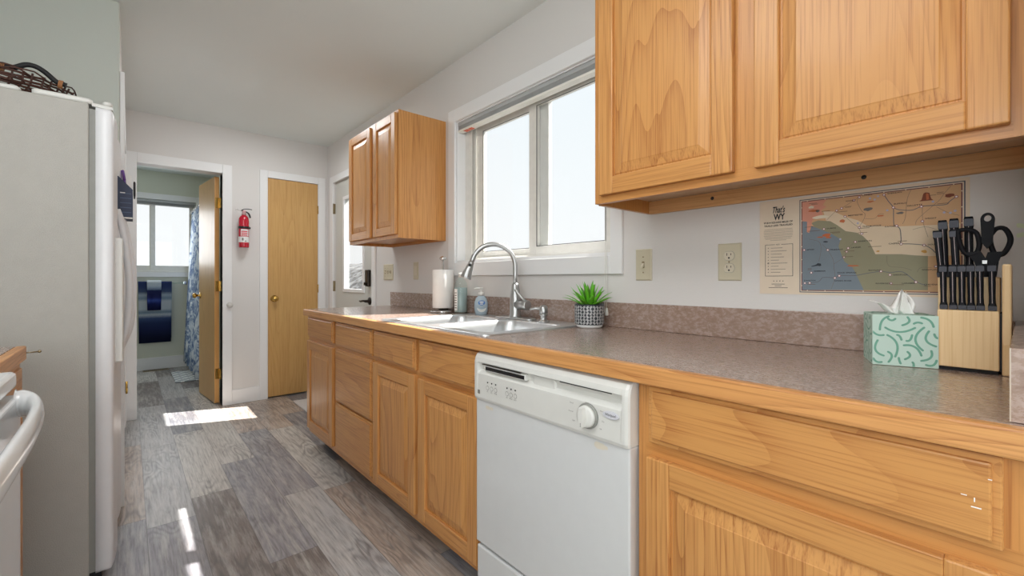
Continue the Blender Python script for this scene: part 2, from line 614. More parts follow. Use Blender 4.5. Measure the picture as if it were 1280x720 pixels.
# bathroom shell
m = MB()
m.box(-0.75, 1.45, 7.03, 7.15, 0, 1.20)
m.box(-0.75, 1.45, 7.03, 7.15, 2.10, H)
m.box(0.653, 1.45, 7.03, 7.15, 1.20, 2.10)
m.box(-0.75, -0.42, 7.03, 7.15, 1.20, 2.10)
solid('wall_bathroom', m, BATHW, 'pale sage bathroom wall with a sliding window', 'wall', **st)
solid('wall_bathroom_side', MB().box(-0.85, -0.75, 4.72, 7.15, 0, H), BATHW, 'pale sage side wall of the bathroom', 'wall', **st)
m = MB()
m.box(1.38, W, 4.72, 7.15, 0, H)
m.box(0.70, 1.38, 5.32, 5.42, 0, H)
solid('wall_tub', m, BATHW, 'pale sage wall around the bathtub', 'wall', **st)

def casing(name, label, mb):
    solid(name, mb, TRIM, label, 'trim', **st)
m = MB()
m.box(-0.020, 0.044, YB - 0.017, YB, 0, 2.118, bevel=0.003)
m.box(0.616, 0.688, YB - 0.017, YB, 0, 2.118, bevel=0.003)
m.box(0.0445, 0.6155, YB - 0.0165, YB, 2.04, 2.1175, bevel=0.003)
m.box(0.030, 0.044, YB, 4.725, 0, 2.04)
m.box(0.616, 0.630, YB, 4.725, 0, 2.04)
casing('trim_1', 'white casing around the open bathroom doorway', m)
m = MB()
m.box(0.905, 0.971, YB - 0.017, YB, 0, 2.122, bevel=0.003)
m.box(1.420, 1.488, YB - 0.017, YB, 0, 2.122, bevel=0.003)
m.box(0.9715, 1.4195, YB - 0.0165, YB, 2.056, 2.1215, bevel=0.003)
casing('trim_2', 'white casing around the closed closet door', m)
m = MB()
m.box(W - 0.015, W, 4.422, 4.50, 0, 2.115, bevel=0.003)
m.box(W - 0.015, W, 3.44, 3.503, 0, 2.115, bevel=0.003)
m.box(W - 0.0145, W, 3.503, 4.422, 2.05, 2.1145, bevel=0.003)
casing('trim_3', 'white casing around the grey outside door', m)
m = MB()
m.box(W - 0.016, W, 2.275, 2.345, 1.13, 2.146, bevel=0.003)
m.box(W - 0.016, W, 1.060, 1.118, 1.13, 2.146, bevel=0.003)
m.box(W - 0.0155, W, 1.118, 2.275, 2.07, 2.1455, bevel=0.003)
m.box(W - 0.0155, W, 1.118, 2.275, 1.1305, 1.208, bevel=0.003)
m.box(W, 1.58, 2.268, 2.275, 1.208, 2.07)
m.box(W, 1.58, 1.118, 1.125, 1.208, 2.07)
m.box(W, 1.58, 1.125, 2.268, 2.063, 2.07)
m.box(W, 1.58, 1.125, 2.268, 1.208, 1.222)
casing('trim_4', 'white casing around the window over the sink', m)
m = MB()
m.box(0.653, 0.728, 7.012, 7.03, 1.14, 2.172, bevel=0.003)
m.box(-0.42, 0.653, 7.0125, 7.03, 2.10, 2.1715, bevel=0.003)
m.box(-0.42, 0.653, 7.0125, 7.03, 1.1405, 1.20, bevel=0.003)
casing('trim_5', 'white casing around the bathroom window', m)
m = MB()
m.box(-0.036, -0.018, 2.875, 2.94, 0, 2.12, bevel=0.003)
m.box(-0.036, -0.018, 4.40, 4.465, 0, 2.12, bevel=0.003)
m.box(-0.036, -0.0185, 2.94, 4.40, 2.05, 2.1195, bevel=0.003)
casing('trim_6', 'white door casing on the hall wall just past the refrigerator', m)
solid('baseboard_far', MB().box(0.688, 0.905, YB - 0.013, YB, 0, 0.128, bevel=0.003), TRIM, 'short white baseboard between bathroom doorway and closet door', 'baseboard', **st)
solid('baseboard_bathroom', MB().box(-0.75, 1.38, 7.016, 7.03, 0, 0.148, bevel=0.003), TRIM, 'tall white baseboard under the bathroom window', 'baseboard', **st)

def knob(parent, c, d, mat, name='door_knob', r=0.027):
    """round knob at c, sticking out along d ('+x','-x','+y','-y')"""
    s = 1 if d[0] == '+' else -1
    prof = [(0.031, 0), (0.031, 0.004), (0.012, 0.007), (0.011, 0.028), (r * 0.7, 0.034), (r, 0.046), (r * 0.93, 0.056), (r * 0.6, 0.063), (0.0, 0.065)]
    return part(name, MB().lathe([(a, s * b) for a, b in prof], c, 24, axis=d[1]), mat, parent)

# --- door_1: bathroom slab standing open
hx, hy = 0.606, 4.705
ang = math.atan2(5.275 - 4.705, 0.548 - 0.606)
u = Vector((math.cos(ang), math.sin(ang), 0))
nrm = Vector((-u.y, u.x, 0))          # face towards the doorway's other side
d1 = thing('door_1', (hx, hy, 0.012), 'oak slab bathroom door standing open into the bathroom', 'door', kind='structure')
def slab(a0, a1, t0, t1, z0, z1, mi=0, mb=None):
    mb = mb or MB()
    P = [Vector((hx, hy, 0)) + u * a + nrm * t for a, t in ((a0, t0), (a1, t0), (a1, t1), (a0, t1))]
    return mb.rings([[(p.x, p.y, z0) for p in P], [(p.x, p.y, z1) for p in P]], mi, False)
part('slab', slab(0.0015, 0.57, 0.0, 0.035, 0.012, 2.022), BIRCH, d1)
part('edge_band', slab(0, 0.0015, 0.0, 0.035, 0.012, 2.022), BIRCHE, d1, 'paler solid wood edge facing the kitchen')
for z in (0.27, 1.05, 1.79):
    hg = MB()
    slab(-0.0035, 0.0, 0.002, 0.030, z - 0.045, z + 0.045, 0, hg)
    p = Vector((hx, hy, 0)) - u * 0.006 - nrm * 0.004
    hg.tube([(p.x, p.y, z - 0.045), (p.x, p.y, z + 0.045)], 0.006, 10)
    hg.box(0.606, 0.6155, 4.668, 4.699, z - 0.045, z + 0.045)
    part('hinge', hg, BRASS, d1)
kc = Vector((hx, hy, 0.955)) + u * 0.515
for sgn, t in ((1, 0.035), (-1, 0.0)):
    km = MB()
    prof = [(0.03, 0), (0.03, 0.004), (0.011, 0.007), (0.011, 0.03), (0.02, 0.036), (0.026, 0.048), (0.018, 0.062), (0.0, 0.064)]
    loops = []
    for r, h in prof:
        c0 = kc + nrm * (t + sgn * h)
        loops.append([c0 + (u * math.cos(q) + Vector((0, 0, 1)) * math.sin(q)) * max(r, 0.0003) for q in [2 * math.pi * i / 20 for i in range(20)]])
    km.rings(loops)
    part('door_knob', km, BRASS, d1)

# --- door_2: closet slab, closed
d2 = thing('door_2', (1.418, YB, 0.013), 'closed flat birch closet door beside the fire extinguisher', 'door', kind='structure')
part('slab', MB().box(0.974, 1.417, YB - 0.006, YB + 0.029, 0.014, 2.053, bevel=0.002), BIRCH, d2)
for z in (0.26, 1.02, 1.80):
    part('hinge', MB().tube([(1.419, YB - 0.011, z - 0.04), (1.419, YB - 0.011, z + 0.04)], 0.006, 10), BRASS, d2)
knob(d2, (1.026, YB - 0.006, 0.93), '-y', BRASS)

# --- door_3: glazed outside door
d3 = thing('door_3', (1.53, 4.42, 0.01), 'light grey outside door with a tall glass pane', 'door', kind='structure')
gx0, gx1 = 1.527, 1.567
gy0, gy1, gz0, gz1 = 3.735, 4.175, 1.02, 1.86
m = MB()
m.box(gx0, gx1, 3.508, gy0, 0.01, 2.045)
m.box(gx0, gx1, gy1, 4.417, 0.01, 2.045)
m.box(gx0, gx1, gy0, gy1, 0.01, gz0)
m.box(gx0, gx1, gy0, gy1, gz1, 2.045)
part('door_leaf', m, DOORG, d3)
m = MB()
for (a, b, c, d) in ((gy0 - 0.03, gy1 + 0.03, gz1 - 0.004, gz1 + 0.028), (gy0 - 0.03, gy1 + 0.03, gz0 - 0.028, gz0 + 0.004)):
    m.box(gx0 - 0.009, gx0 + 0.004, a, b, c, d, bevel=0.004)
for (a, b) in ((gy0 - 0.03, gy0 + 0.004), (gy1 - 0.004, gy1 + 0.03)):
    m.box(gx0 - 0.0085, gx0 + 0.004, a, b, gz0, gz1, bevel=0.004)
part('glass_frame', m, TRIM, d3)
part('glass_pane', MB().box(1.545, 1.551, gy0 - 0.004, gy1 + 0.004, gz0 - 0.004, gz1 + 0.004), GLASS, d3)
for z in (0.28, 1.045, 1.80):
    m = MB().tube([(W - 0.004, 4.424, z - 0.05), (W - 0.004, 4.424, z + 0.05)], 0.007, 10)
    m.box(W - 0.004, 1.527, 4.418, 4.423, z - 0.05, z + 0.05)
    part('hinge', m, HINGEM, d3)
kp = part('keypad_lock', MB().box(gx0 - 0.03, gx0, 3.575, 3.637, 1.05, 1.19, bevel=0.008), BRONZE, d3)
part('thumb_turn', MB().box(gx0 - 0.05, gx0 - 0.03, 3.603, 3.609, 1.06, 1.085, bevel=0.002), BRONZE, kp)
m = MB().lathe([(0.033, 0), (0.033, -0.006), (0.026, -0.012), (0.012, -0.016), (0.011, -0.045), (0, -0.046)], (gx0, 3.597, 0.927), 24, axis='x')
m.tube(smooth_path([(gx0 - 0.04, 3.597, 0.927), (gx0 - 0.046, 3.63, 0.929), (gx0 - 0.044, 3.69, 0.922), (gx0 - 0.04, 3.715, 0.925)]), [0.009] * 12 + [0.007] * 7, 10)
part('lever_handle', m, BRONZE, d3)
part('threshold', MB().box(W, 1.66, 3.505, 4.42, 0.0, 0.009), HINGEM, d3)

# --- door_4: white slab on the hall wall
d4 = thing('door_4', (-0.03, 4.4, 0.012), 'closed white hall door just past the refrigerator', 'door', kind='structure')
part('slab', MB().box(-0.0355, -0.028, 2.943, 4.397, 0.012, 2.047, bevel=0.002), TRIM, d4)
for z in (0.30, 1.85):
    part('hinge', MB().tube([(-0.016, 4.398, z - 0.045), (-0.016, 4.398, z + 0.045)], 0.007, 10), BRASS, d4)
part('strike_plate', MB().box(-0.0275, -0.0255, 3.30, 3.33, 0.92, 1.06), BRASS, d4)
m = MB().lathe([(0.026, 0), (0.026, 0.005), (0.010, 0.008), (0.010, 0.03), (0.0, 0.031)], (-0.028, 3.12, 0.925), 20, axis='x')
m.tube([(-0.002, 3.12, 0.925), (0.004, 3.14, 0.925), (0.005, 3.22, 0.925)], [0.009, 0.010, 0.008], 10)
part('lever_handle', m, BRASS, d4)

# --- window_1: kitchen slider
def frame(mb, x0, x1, y0, y1, z0, z1, wy, wzb, wzt, bev=0.003, mi=0):
    mb.box(x0, x1, y0, y0 + wy, z0, z1, mi, bev)
    mb.box(x0, x1, y1 - wy, y1, z0, z1, mi, bev)
    mb.box(x0 + 0.0005, x1 - 0.0005, y0 + wy - 0.002, y1 - wy + 0.002, z0 + 0.0005, z0 + wzb, mi, bev)
    mb.box(x0 + 0.0005, x1 - 0.0005, y0 + wy - 0.002, y1 - wy + 0.002, z1 - wzt, z1 - 0.0005, mi, bev)
    return mb
w1 = thing('window_1', (1.6, 1.7, 1.208), 'two-pane sliding window over the kitchen sink', 'window', kind='structure')
m = frame(MB(), 1.58, 1.655, 1.118, 2.275, 1.208, 2.07, 0.045, 0.030, 0.028)
m.box(1.574, 1.58, 2.200, 2.268, 1.222, 2.063, bevel=0.002)
m.box(1.6, 1.606, 2.195, 2.232, 1.235, 2.03)
part('window_frame', m, VINYL, w1)
s1 = part('outer_sash', frame(MB(), 1.612, 1.638, 1.585, 2.205, 1.238, 2.045, 0.07, 0.036, 0.042), VINYL, w1)
part('pane', MB().box(1.622, 1.627, 1.65, 2.14, 1.27, 2.008), GLASS, s1)
GASK2 = plain('dark_glazing_gasket', (92, 90, 86), 0.6)
part('glazing_gasket', frame(MB(), 1.6105, 1.613, 1.6545, 2.1355, 1.2735, 2.0035, 0.004, 0.004, 0.004, 0.0), GASK2, s1)
s2 = part('inner_sash', frame(MB(), 1.582, 1.608, 1.145, 1.698, 1.232, 2.045, 0.058, 0.046, 0.042), VINYL, w1)
part('pane', MB().box(1.592, 1.597, 1.20, 1.645, 1.275, 2.008), GLASS, s2)
part('glazing_gasket', frame(MB(), 1.5805, 1.583, 1.2025, 1.6405, 1.2775, 2.0035, 0.004, 0.004, 0.004, 0.0), GASK2, s2)

# --- window_2: bathroom slider
w2 = thing('window_2', (0.1, 7.08, 1.2), 'white sliding bathroom window above the towel bar', 'window', kind='structure')
def frame_y(mb, y0, y1, x0, x1, z0, z1, wx, wb, wt, bev=0.003):
    mb.box(x0, x0 + wx, y0, y1, z0, z1, 0, bev)
    mb.box(x1 - wx, x1, y0, y1, z0, z1, 0, bev)
    mb.box(x0 + wx - 0.002, x1 - wx + 0.002, y0 + 0.0005, y1 - 0.0005, z0 + 0.0005, z0 + wb, 0, bev)
    mb.box(x0 + wx - 0.002, x1 - wx + 0.002, y0 + 0.0005, y1 - 0.0005, z1 - wt, z1 - 0.0005, 0, bev)
    return mb
m = frame_y(MB(), 7.06, 7.14, -0.42, 0.653, 1.20, 2.10, 0.03, 0.03, 0.03)
part('window_frame', m, VINYL, w2)
s1 = part('inner_sash', frame_y(MB(), 7.066, 7.09, 0.195, 0.632, 1.228, 2.072, 0.048, 0.055, 0.04), VINYL, w2)
part('pane', MB().box(0.24, 0.59, 7.076, 7.08, 1.28, 2.035), GLASS, s1)
part('sash_latch', MB().box(0.607, 0.62, 7.056, 7.066, 1.56, 1.68, bevel=0.003), GASKET, s1)
s2 = part('outer_sash', frame_y(MB(), 7.098, 7.122, -0.39, 0.235, 1.228, 2.072, 0.048, 0.055, 0.04), VINYL, w2)
part('pane', MB().box(-0.345, 0.19, 7.108, 7.112, 1.28, 2.035), GLASS, s2)
part('sash_latch', MB().box(0.20, 0.212, 7.088, 7.098, 1.58, 1.68, bevel=0.003), GASKET, s2)

# --- outdoors, seen only through the outside door
def gravel():
    t = NT('pale_gravel')
    o = t.obj(False)
    n = t.noise(o, 5.0, 3.0, 0.7)
    n2 = t.noise(o, 1.6, 3.0, 0.7)
    f = t.math('MULTIPLY_ADD', n, 0.7, t.math('MULTIPLY', n2, 0.3))
    return t.out(t.ramp(f, [(0.42, lin((52, 54, 56))), (0.50, lin((96, 97, 98))), (0.56, lin((128, 128, 127)))]), 0.9)
GRAVEL = gravel()
m = MB()
m.face([(1.66, -8, -0.12), (40, -8, -0.12), (40, 9.4, -0.12), (1.66, 9.4, -0.12)])
prof = [(1.66, -0.12), (3.0, -0.05), (3.9, 0.6), (5.0, 1.40), (6.5, 1.72), (40.0, 2.4)]
for i in range(len(prof) - 1):
    (x0, z0), (x1, z1) = prof[i], prof[i + 1]
    m.face([(x0, 9.4, z0), (x1, 9.4, z1), (x1, 40, z1), (x0, 40, z0)])
    m.face([(x0, 9.4, -0.13), (x1, 9.4, -0.13), (x1, 9.4, z1), (x0, 9.4, z0)])
solid('ground', m, GRAVEL, 'pale gravel bank outside the glazed door', 'ground', **st)

# ------------------------------------------------------------------ cabinets
def raised_door(root, y0, y1, z0, z1, xf, s=1, name='door', sw=0.056):
    """frame-and-panel door; s=1 faces -x, s=-1 faces +x"""
    def bx(mb, d0, d1, a, b, c, d, mi, bev):
        xa, xb = xf + s * d0, xf + s * d1
        mb.box(min(xa, xb), max(xa, xb), a, b, c, d, mi, bev)
    m = MB()
    bx(m, 0, 0.02, y0, y0 + sw, z0, z1, 0, 0.0035)
    bx(m, 0, 0.02, y1 - sw, y1, z0, z1, 0, 0.0035)
    bx(m, 0.0004, 0.0196, y0 + sw - 0.001, y1 - sw + 0.001, z0 + 0.0003, z0 + sw, 1, 0.0032)
    bx(m, 0.0004, 0.0196, y0 + sw - 0.001, y1 - sw + 0.001, z1 - sw, z1 - 0.0003, 1, 0.0032)
    d = part(name, m, [OAKV, OAKH], root)
    a0, a1, b0, b1 = y0 + sw - 0.002, y1 - sw + 0.002, z0 + sw - 0.002, z1 - sw + 0.002
    def ring(i, dep):
        x = xf + s * dep
        return [(x, a0 + i, b0 + i), (x, a1 - i, b0 + i), (x, a1 - i, b1 - i), (x, a0 + i, b1 - i)]
    p = MB().rings([ring(0, 0.018), ring(0, 0.0115), ring(0.007, 0.0115), ring(0.009, 0.0095), ring(0.036, 0.0035), ring(0.038, 0.0025)], 0, False)
    part('raised_panel', p, OAKV, d)
    return d
def drawer_front(root, y0, y1, z0, z1, xf, s=1):
    def bx(mb, d0, d1, a, b, c, d, bev):
        xa, xb = xf + s * d0, xf + s * d1
        mb.box(min(xa, xb), max(xa, xb), a, b, c, d, 0, bev)
    m = MB()
    bx(m, 0.006, 0.02, y0, y1, z0, z1, 0.003)
    bx(m, 0.0, 0.012, y0 + 0.010, y1 - 0.010, z0 + 0.010, z1 - 0.010, 0.0035)
    return part('drawer_front', m, OAKH, root)

XF = 0.902
def base_cab(y0, y1, label, far_end=False):
    t = thing('base_cabinet', (1.2, (y0 + y1) / 2, 0.0), label, 'cabinet', 'oak base cabinets under the long counter')
    m = MB()
    m.box(XF, XF + 0.019, y0, y1, 0.108, 0.8755, 0)
    m.box(XF + 0.019, 1.49, y0, y0 + 0.014, 0.108, 0.8755, 0)
    m.box(XF + 0.019, 1.49, y1 - 0.014, y1, 0.108, 0.8755, 0)
    m.box(XF + 0.019, 1.49, y0 + 0.014, y1 - 0.014, 0.108, 0.122, 0)
    m.box(1.478, 1.49, y0 + 0.014, y1 - 0.014, 0.122, 0.8755, 0)
    for za, zb_ in ((0.108, 0.142), (0.704, 0.742), (0.862, 0.8752)):
        m.box(XF - 0.0005, XF + 0.002, y0 + 0.018, y1 - 0.018, za + 0.0005, zb_, 1)
    part('body', m, [OAKF, OAKFH], t)
    part('toe_kick', MB().box(1.0, 1.012, y0, y1, 0.0, 0.1075, 0), DARK, t)
    return t
A = base_cab(2.592, 3.104, 'narrow oak base cabinet at the far end of the counter, one drawer over one door', True)
drawer_front(A, 2.612, 3.082, 0.738, 0.868, 0.882)
raised_door(A, 2.614, 3.088, 0.14, 0.712, 0.882)
B = base_cab(2.056, 2.5915, 'oak base cabinet holding a stack of three drawer fronts')
drawer_front(B, 2.07, 2.566, 0.735, 0.864, 0.882)
drawer_front(B, 2.07, 2.566, 0.419, 0.715, 0.882)
drawer_front(B, 2.07, 2.566, 0.14, 0.409, 0.882)
D = base_cab(1.201, 2.0555, 'wide oak sink base cabinet with two doors next to the dishwasher')
drawer_front(D, 1.640, 2.046, 0.732, 0.862, 0.882)
drawer_front(D, 1.206, 1.604, 0.728, 0.862, 0.882)
raised_door(D, 1.638, 2.048, 0.14, 0.714, 0.882)
raised_door(D, 1.206, 1.610, 0.14, 0.708, 0.882)
E_ = base_cab(-0.02, 0.590, 'oak base cabinet on the near side of the dishwasher, with one wide drawer')
drawer_front(E_, 0.018, 0.557, 0.740, 0.868, 0.882)
raised_door(E_, 0.020, 0.560, 0.14, 0.708, 0.882)
m = MB()
for (a, b, c, d) in ((0.038, 0.792, 0.010, 0.0016), (0.052, 0.806, 0.006, 0.0012), (0.044, 0.800, 0.0013, 0.006), (0.028, 0.835, 0.004, 0.0012)):
    m.box(0.8818, 0.8822, a, a + c, b, b + d)
part('paint_fleck', m, PAPER, E_)

# --- counter (with the sink cut-out)
ct = thing('countertop', (1.2, 1.55, 0.876), 'long brown mottled laminate counter with an oak edge strip', 'counter')
CZ0, CZ1 = 0.876, 0.914
CY0, CY1 = -0.02, 3.115
sx0, sx1, sy0, sy1 = 0.934, 1.452, 1.222, 2.008
m = MB()
def rect(x0, x1, y0, y1):
    m.box(x0, x1, y0, y1, CZ0, CZ1)
rect(0.889, W - 0.001, CY0, sy0)
rect(0.889, W - 0.001, sy1, CY1)
rect(0.889, sx0, sy0, sy1)
rect(sx1, W - 0.001, sy0, sy1)
part('worktop', m, LAM, ct)
part('edge_strip', MB().box(0.8655, 0.889, CY0, CY1, CZ0 - 0.003, CZ1, bevel=0.004), OAKN, ct, 'oak edge strip')
solid('backsplash', MB().box(W - 0.02, W - 0.001, 0.013, CY1 + 0.03, CZ1 + 0.0005, 1.014, bevel=0.0015), LAM, 'long low laminate backsplash strip on the wall behind the sink', 'backsplash', loc=(W - 0.01, 1.5, CZ1))
m = MB()
m.box(0.90, W - 0.001, -0.012, 0.0125, CZ1 + 0.0005, 1.0145, 0, 0.0012)
m.box(0.8993, 0.9003, 0.0112, 0.0127, CZ1 + 0.001, 1.0146, 1)
solid('end_splash', m, [LAM, plain('pale_laminate_edge', (190, 176, 160), 0.5)], 'short laminate splash board ending the counter beside the knife block', 'backsplash', loc=(1.2, 0.0, CZ1))

# --- double sink
sk = thing('double_sink', (1.19, 1.612, 0.914), 'stainless steel double-bowl sink set into the laminate counter', 'sink')
bm = bmesh.new()
RX0, RX1, RY0, RY1 = 0.914, 1.474, 1.200, 2.030
z = 0.9195
bowls = [(0.955, 1.365, 1.640, 1.985), (0.955, 1.365, 1.245, 1.598)]
loops = [rrect(RX0, RX1, RY0, RY1, 0.03, z)] + [rrect(a, b, c, d, 0.05, z) for a, b, c, d in bowls]
E0 = []
for L in loops:
    vs = [bm.verts.new(p) for p in L]
    for i in range(len(vs)):
        E0.append(bm.edges.new((vs[i], vs[(i + 1) % len(vs)])))
bmesh.ops.triangle_fill(bm, use_beauty=True, use_dissolve=False, edges=E0)
bmesh.ops.recalc_face_normals(bm, faces=bm.faces[:])
if bm.faces and sum(f.normal.z for f in bm.faces) < 0:
    bmesh.ops.reverse_faces(bm, faces=bm.faces[:])
m = MB()
me = bpy.data.meshes.new('tmp')
bm.to_mesh(me)
bm.free()
m.bm.from_mesh(me)
m.rings([rrect(RX0, RX1, RY0, RY1, 0.03, z), rrect(RX0 - 0.003, RX1 + 0.003, RY0 - 0.003, RY1 + 0.003, 0.032, 0.9175), rrect(RX0 - 0.004, RX1 + 0.004, RY0 - 0.004, RY1 + 0.004, 0.033, 0.9142)], 0, True, (False, False))
part('rim', m, SINKM, sk)
for a, b, c, d in bowls:
    m = MB()
    L = [rrect(a, b, c, d, 0.05, z)]
    for ins, zz, rr in ((0.002, 0.9185, 0.05), (0.006, 0.912, 0.052), (0.010, 0.89, 0.055), (0.018, 0.79, 0.06), (0.024, 0.768, 0.062), (0.04, 0.752, 0.07), (0.07, 0.747, 0.08), (0.12, 0.7445, 0.05)):
        L.append(rrect(a + ins, b - ins, c + ins, d - ins, rr, zz))
    m.rings(L, 0, True, (False, True))
    bo = part('bowl', m, SINKM, sk)
    part('drain', MB().lathe([(0.042, 0), (0.042, 0.003), (0.034, 0.004), (0.03, -0.004), (0.0, -0.004)], ((a + b) / 2, (c + d) / 2, 0.7455), 24), STEEL, bo)

# --- faucet
fx, fy = 1.405, 1.605
fa = thing('faucet', (fx, fy, 0.9195), 'tall gooseneck pull-down faucet in brushed steel behind the sink', 'faucet')
zb = 0.9195
part('deck_plate', MB().rings([rrect(fx - 0.032, fx + 0.032, fy - 0.135, fy + 0.135, 0.031, zb), rrect(fx - 0.032, fx + 0.032, fy - 0.135, fy + 0.135, 0.031, zb + 0.006), rrect(fx - 0.026, fx + 0.026, fy - 0.128, fy + 0.128, 0.0255, zb + 0.010)]), STEEL, fa)
part('body', MB().lathe([(0.031, 0.008), (0.0285, 0.014), (0.0265, 0.02), (0.026, 0.085), (0.0255, 0.105), (0.0205, 0.14), (0.016, 0.165), (0.0135, 0.17)], (fx, fy, zb), 32), STEEL, fa)
dv = Vector((-0.82, 0.572, 0))
rA = 0.105
top = 1.172
pts = [(fx, fy, zb + 0.165), (fx, fy, 1.12)] + [Vector((fx, fy, top)) + dv * (rA - rA * math.cos(q)) + Vector((0, 0, rA * math.sin(q))) for q in [R(180 * i / 18 * 0.91) for i in range(0, 19)]]
e1 = Vector(pts[-1])
dr = (Vector(pts[-1]) - Vector(pts[-2])).normalized()
part('gooseneck_spout', MB().tube(pts + [e1 + dr * 0.015], 0.0115, 16), STEEL, fa)
sp = [e1 + dr * h for h in (0.010, 0.012, 0.018, 0.02, 0.045, 0.085, 0.092, 0.093)]
hd = part('spray_head', MB().tube(sp, [0.0115, 0.0145, 0.0145, 0.0135, 0.0185, 0.026, 0.026, 0.020], 24), STEEL, fa)
bt = e1 + dr * 0.03 + Vector((-0.6, -0.7, 0.2)).normalized() * 0.013
part('spray_button', MB().ball(bt, 0.008, 12), BLACK, hd)
m = MB().tube([(fx, fy - 0.015, 0.988), (fx - 0.002, fy - 0.090, 0.988), (fx - 0.002, fy - 0.092, 0.988)], [0.0225, 0.0225, 0.020], 24)
m.tube([(fx - 0.004, fy - 0.076, 1.006), (fx - 0.018, fy - 0.024, 1.056), (fx - 0.020, fy - 0.018, 1.058)], [0.007, 0.0055, 0.004], 10)
part('side_lever', m, STEEL, fa)

sd = thing('soap_pump', (1.385, 1.392, 0.9195), 'small steel soap pump set in the sink deck beside the faucet', 'soap dispenser')
part('base', MB().lathe([(0.026, 0), (0.026, 0.004), (0.015, 0.008), (0.0135, 0.026), (0.018, 0.03), (0.018, 0.036)], (1.385, 1.392, 0.9195), 24), STEEL, sd)
m = MB().lathe([(0.0185, 0.036), (0.0195, 0.045), (0.0185, 0.066), (0.012, 0.074), (0.0, 0.075)], (1.385, 1.392, 0.9195), 24)
m.tube([(1.385, 1.392, 0.979), (1.36, 1.42, 0.980), (1.345, 1.44, 0.976)], [0.008, 0.006, 0.005], 10)
part('pump_head', m, STEEL, sd)

# --- dishwasher
dw = thing('dishwasher', (1.15, 0.8935, 0.0), 'white front-loading dishwasher built in under the counter', 'dishwasher')
DX = 0.873
y0, y1 = 0.5935, 1.1965
part('tub', MB().box(0.925, 1.46, 0.60, 1.19, 0.10, 0.862, 0), GASKET, dw)
part('door_panel', MB().box(DX, 0.924, y0 + 0.002, y1 - 0.003, 0.242, 0.716, bevel=0.004), APPL, dw)
# console with a rounded top lip, a finger recess and a flat control face
def cpro(dx=0.0):
    return [(DX - 0.006, 0.716), (0.926, 0.716), (0.926, 0.868), (DX + 0.014, 0.8685), (DX + 0.002, 0.864), (DX - 0.006, 0.852), (DX - 0.008, 0.838),
            (DX + 0.003, 0.834), (DX + 0.010, 0.822), (DX + 0.010, 0.812), (DX - 0.004, 0.803), (DX - 0.007, 0.80), (DX - 0.0085, 0.724)]
def endpro():
    return [(DX - 0.006, 0.716), (0.926, 0.716), (0.926, 0.868), (DX + 0.014, 0.8685), (DX + 0.002, 0.864), (DX - 0.006, 0.852), (DX - 0.009, 0.838),
            (DX - 0.009, 0.834), (DX - 0.0092, 0.822), (DX - 0.0092, 0.812), (DX - 0.0092, 0.803), (DX - 0.0092, 0.80), (DX - 0.0092, 0.724)]
def pr3(p, y):
    return [(a, y, b) for a, b in p]
def sink_in(p, k):
    cx, cz = DX + 0.02, 0.79
    return [(a + (0.006 * k if a < DX + 0.02 else 0), cz + (b - cz) * (1 - 0.02 * k)) for a, b in p]
m = MB()
m.rings([pr3(sink_in(endpro(), 1.3), y0), pr3(sink_in(endpro(), 0.4), y0 + 0.003), pr3(endpro(), y0 + 0.010), pr3(endpro(), 0.611), pr3(cpro(), 0.616), pr3(cpro(), 1.172), pr3(endpro(), 1.177), pr3(endpro(), y1 - 0.010), pr3(sink_in(endpro(), 0.4), y1 - 0.003), pr3(sink_in(endpro(), 1.3), y1)], 0, False)
co = part('control_console', m, APPLP, dw)
m = MB()
m.box(DX - 0.0065, DX + 0.0145, 0.945, 1.140, 0.8135, 0.8305, 0, 0.002)
m.box(DX - 0.0072, DX - 0.006, 0.950, 1.134, 0.8165, 0.8275, 1)
for k in range(4):
    ya = 0.952 + k * 0.0462
    m.prism([(ya, 0.8265), (ya + 0.012, 0.8265), (ya + 0.034, 0.8195), (ya + 0.022, 0.8195)], 'x', DX - 0.0078, DX - 0.0071, 2)
m.box(DX - 0.0095, DX - 0.004, 0.965, 1.150, 0.8325, 0.8345, 2)
part('vent_grille', m, [APPLP, BLACK, DARK], co)
part('finger_cup', MB().rings([[(DX + d, 0.835 + i + (0.09 - 2 * i) * a, 0.808 + 0.024 * b) for a, b in ((0.0, 0.15), (0.05, 0), (0.95, 0), (1, 0.15), (1, 0.85), (0.95, 1), (0.05, 1), (0, 0.85))] for d, i in ((0.0095, 0.0), (0.004, 0.003), (0.0035, 0.006))], 0, False), APPLP, co)
m = MB()
m.box(DX - 0.0095, DX - 0.0078, 0.64, 0.807, 0.8355, 0.8375, 0)
part('slot', m, BLACK, co)
FX = DX - 0.0088
m = MB()
for yc in (1.121, 1.100, 1.080, 1.025, 1.006, 0.987):
    m.box(FX - 0.0008, FX + 0.0006, yc - 0.002, yc + 0.002, 0.7765, 0.7805, 1)
    ring = [[(FX - 0.0003 - (0.0002 if k == 1 else 0), yc + r * math.cos(q), 0.7615 + r * math.sin(q)) for q in [2 * math.pi * i / 20 for i in range(20)]] for k, r in enumerate((0.0072, 0.0062))]
    m.rings(ring, 0, False, (False, False))
for yc, s in ((1.121, 'Hi'), (1.100, 'Dry'), (1.080, 'Wash'), (1.025, 'Air'), (1.006, 'Rinse'), (0.987, 'Lock')):
    m.text(s, yc, 0.7485, 0.0045, FX - 0.0005, mi=0, center=True)
m.box(FX - 0.0006, FX + 0.0004, 1.1625, 1.1735, 0.735, 0.7475, 0)
for yc, zc, s in ((0.765, 0.790, 'Heavy'), (0.768, 0.768, 'Normal'), (0.758, 0.746, 'Light'), (0.668, 0.789, 'Rinse'), (0.665, 0.765, 'Dry'), (0.672, 0.745, 'Off'), (0.715, 0.8005, 'Start')):
    m.text(s, yc, zc - 0.002, 0.0036, FX - 0.0005, mi=0, center=True)
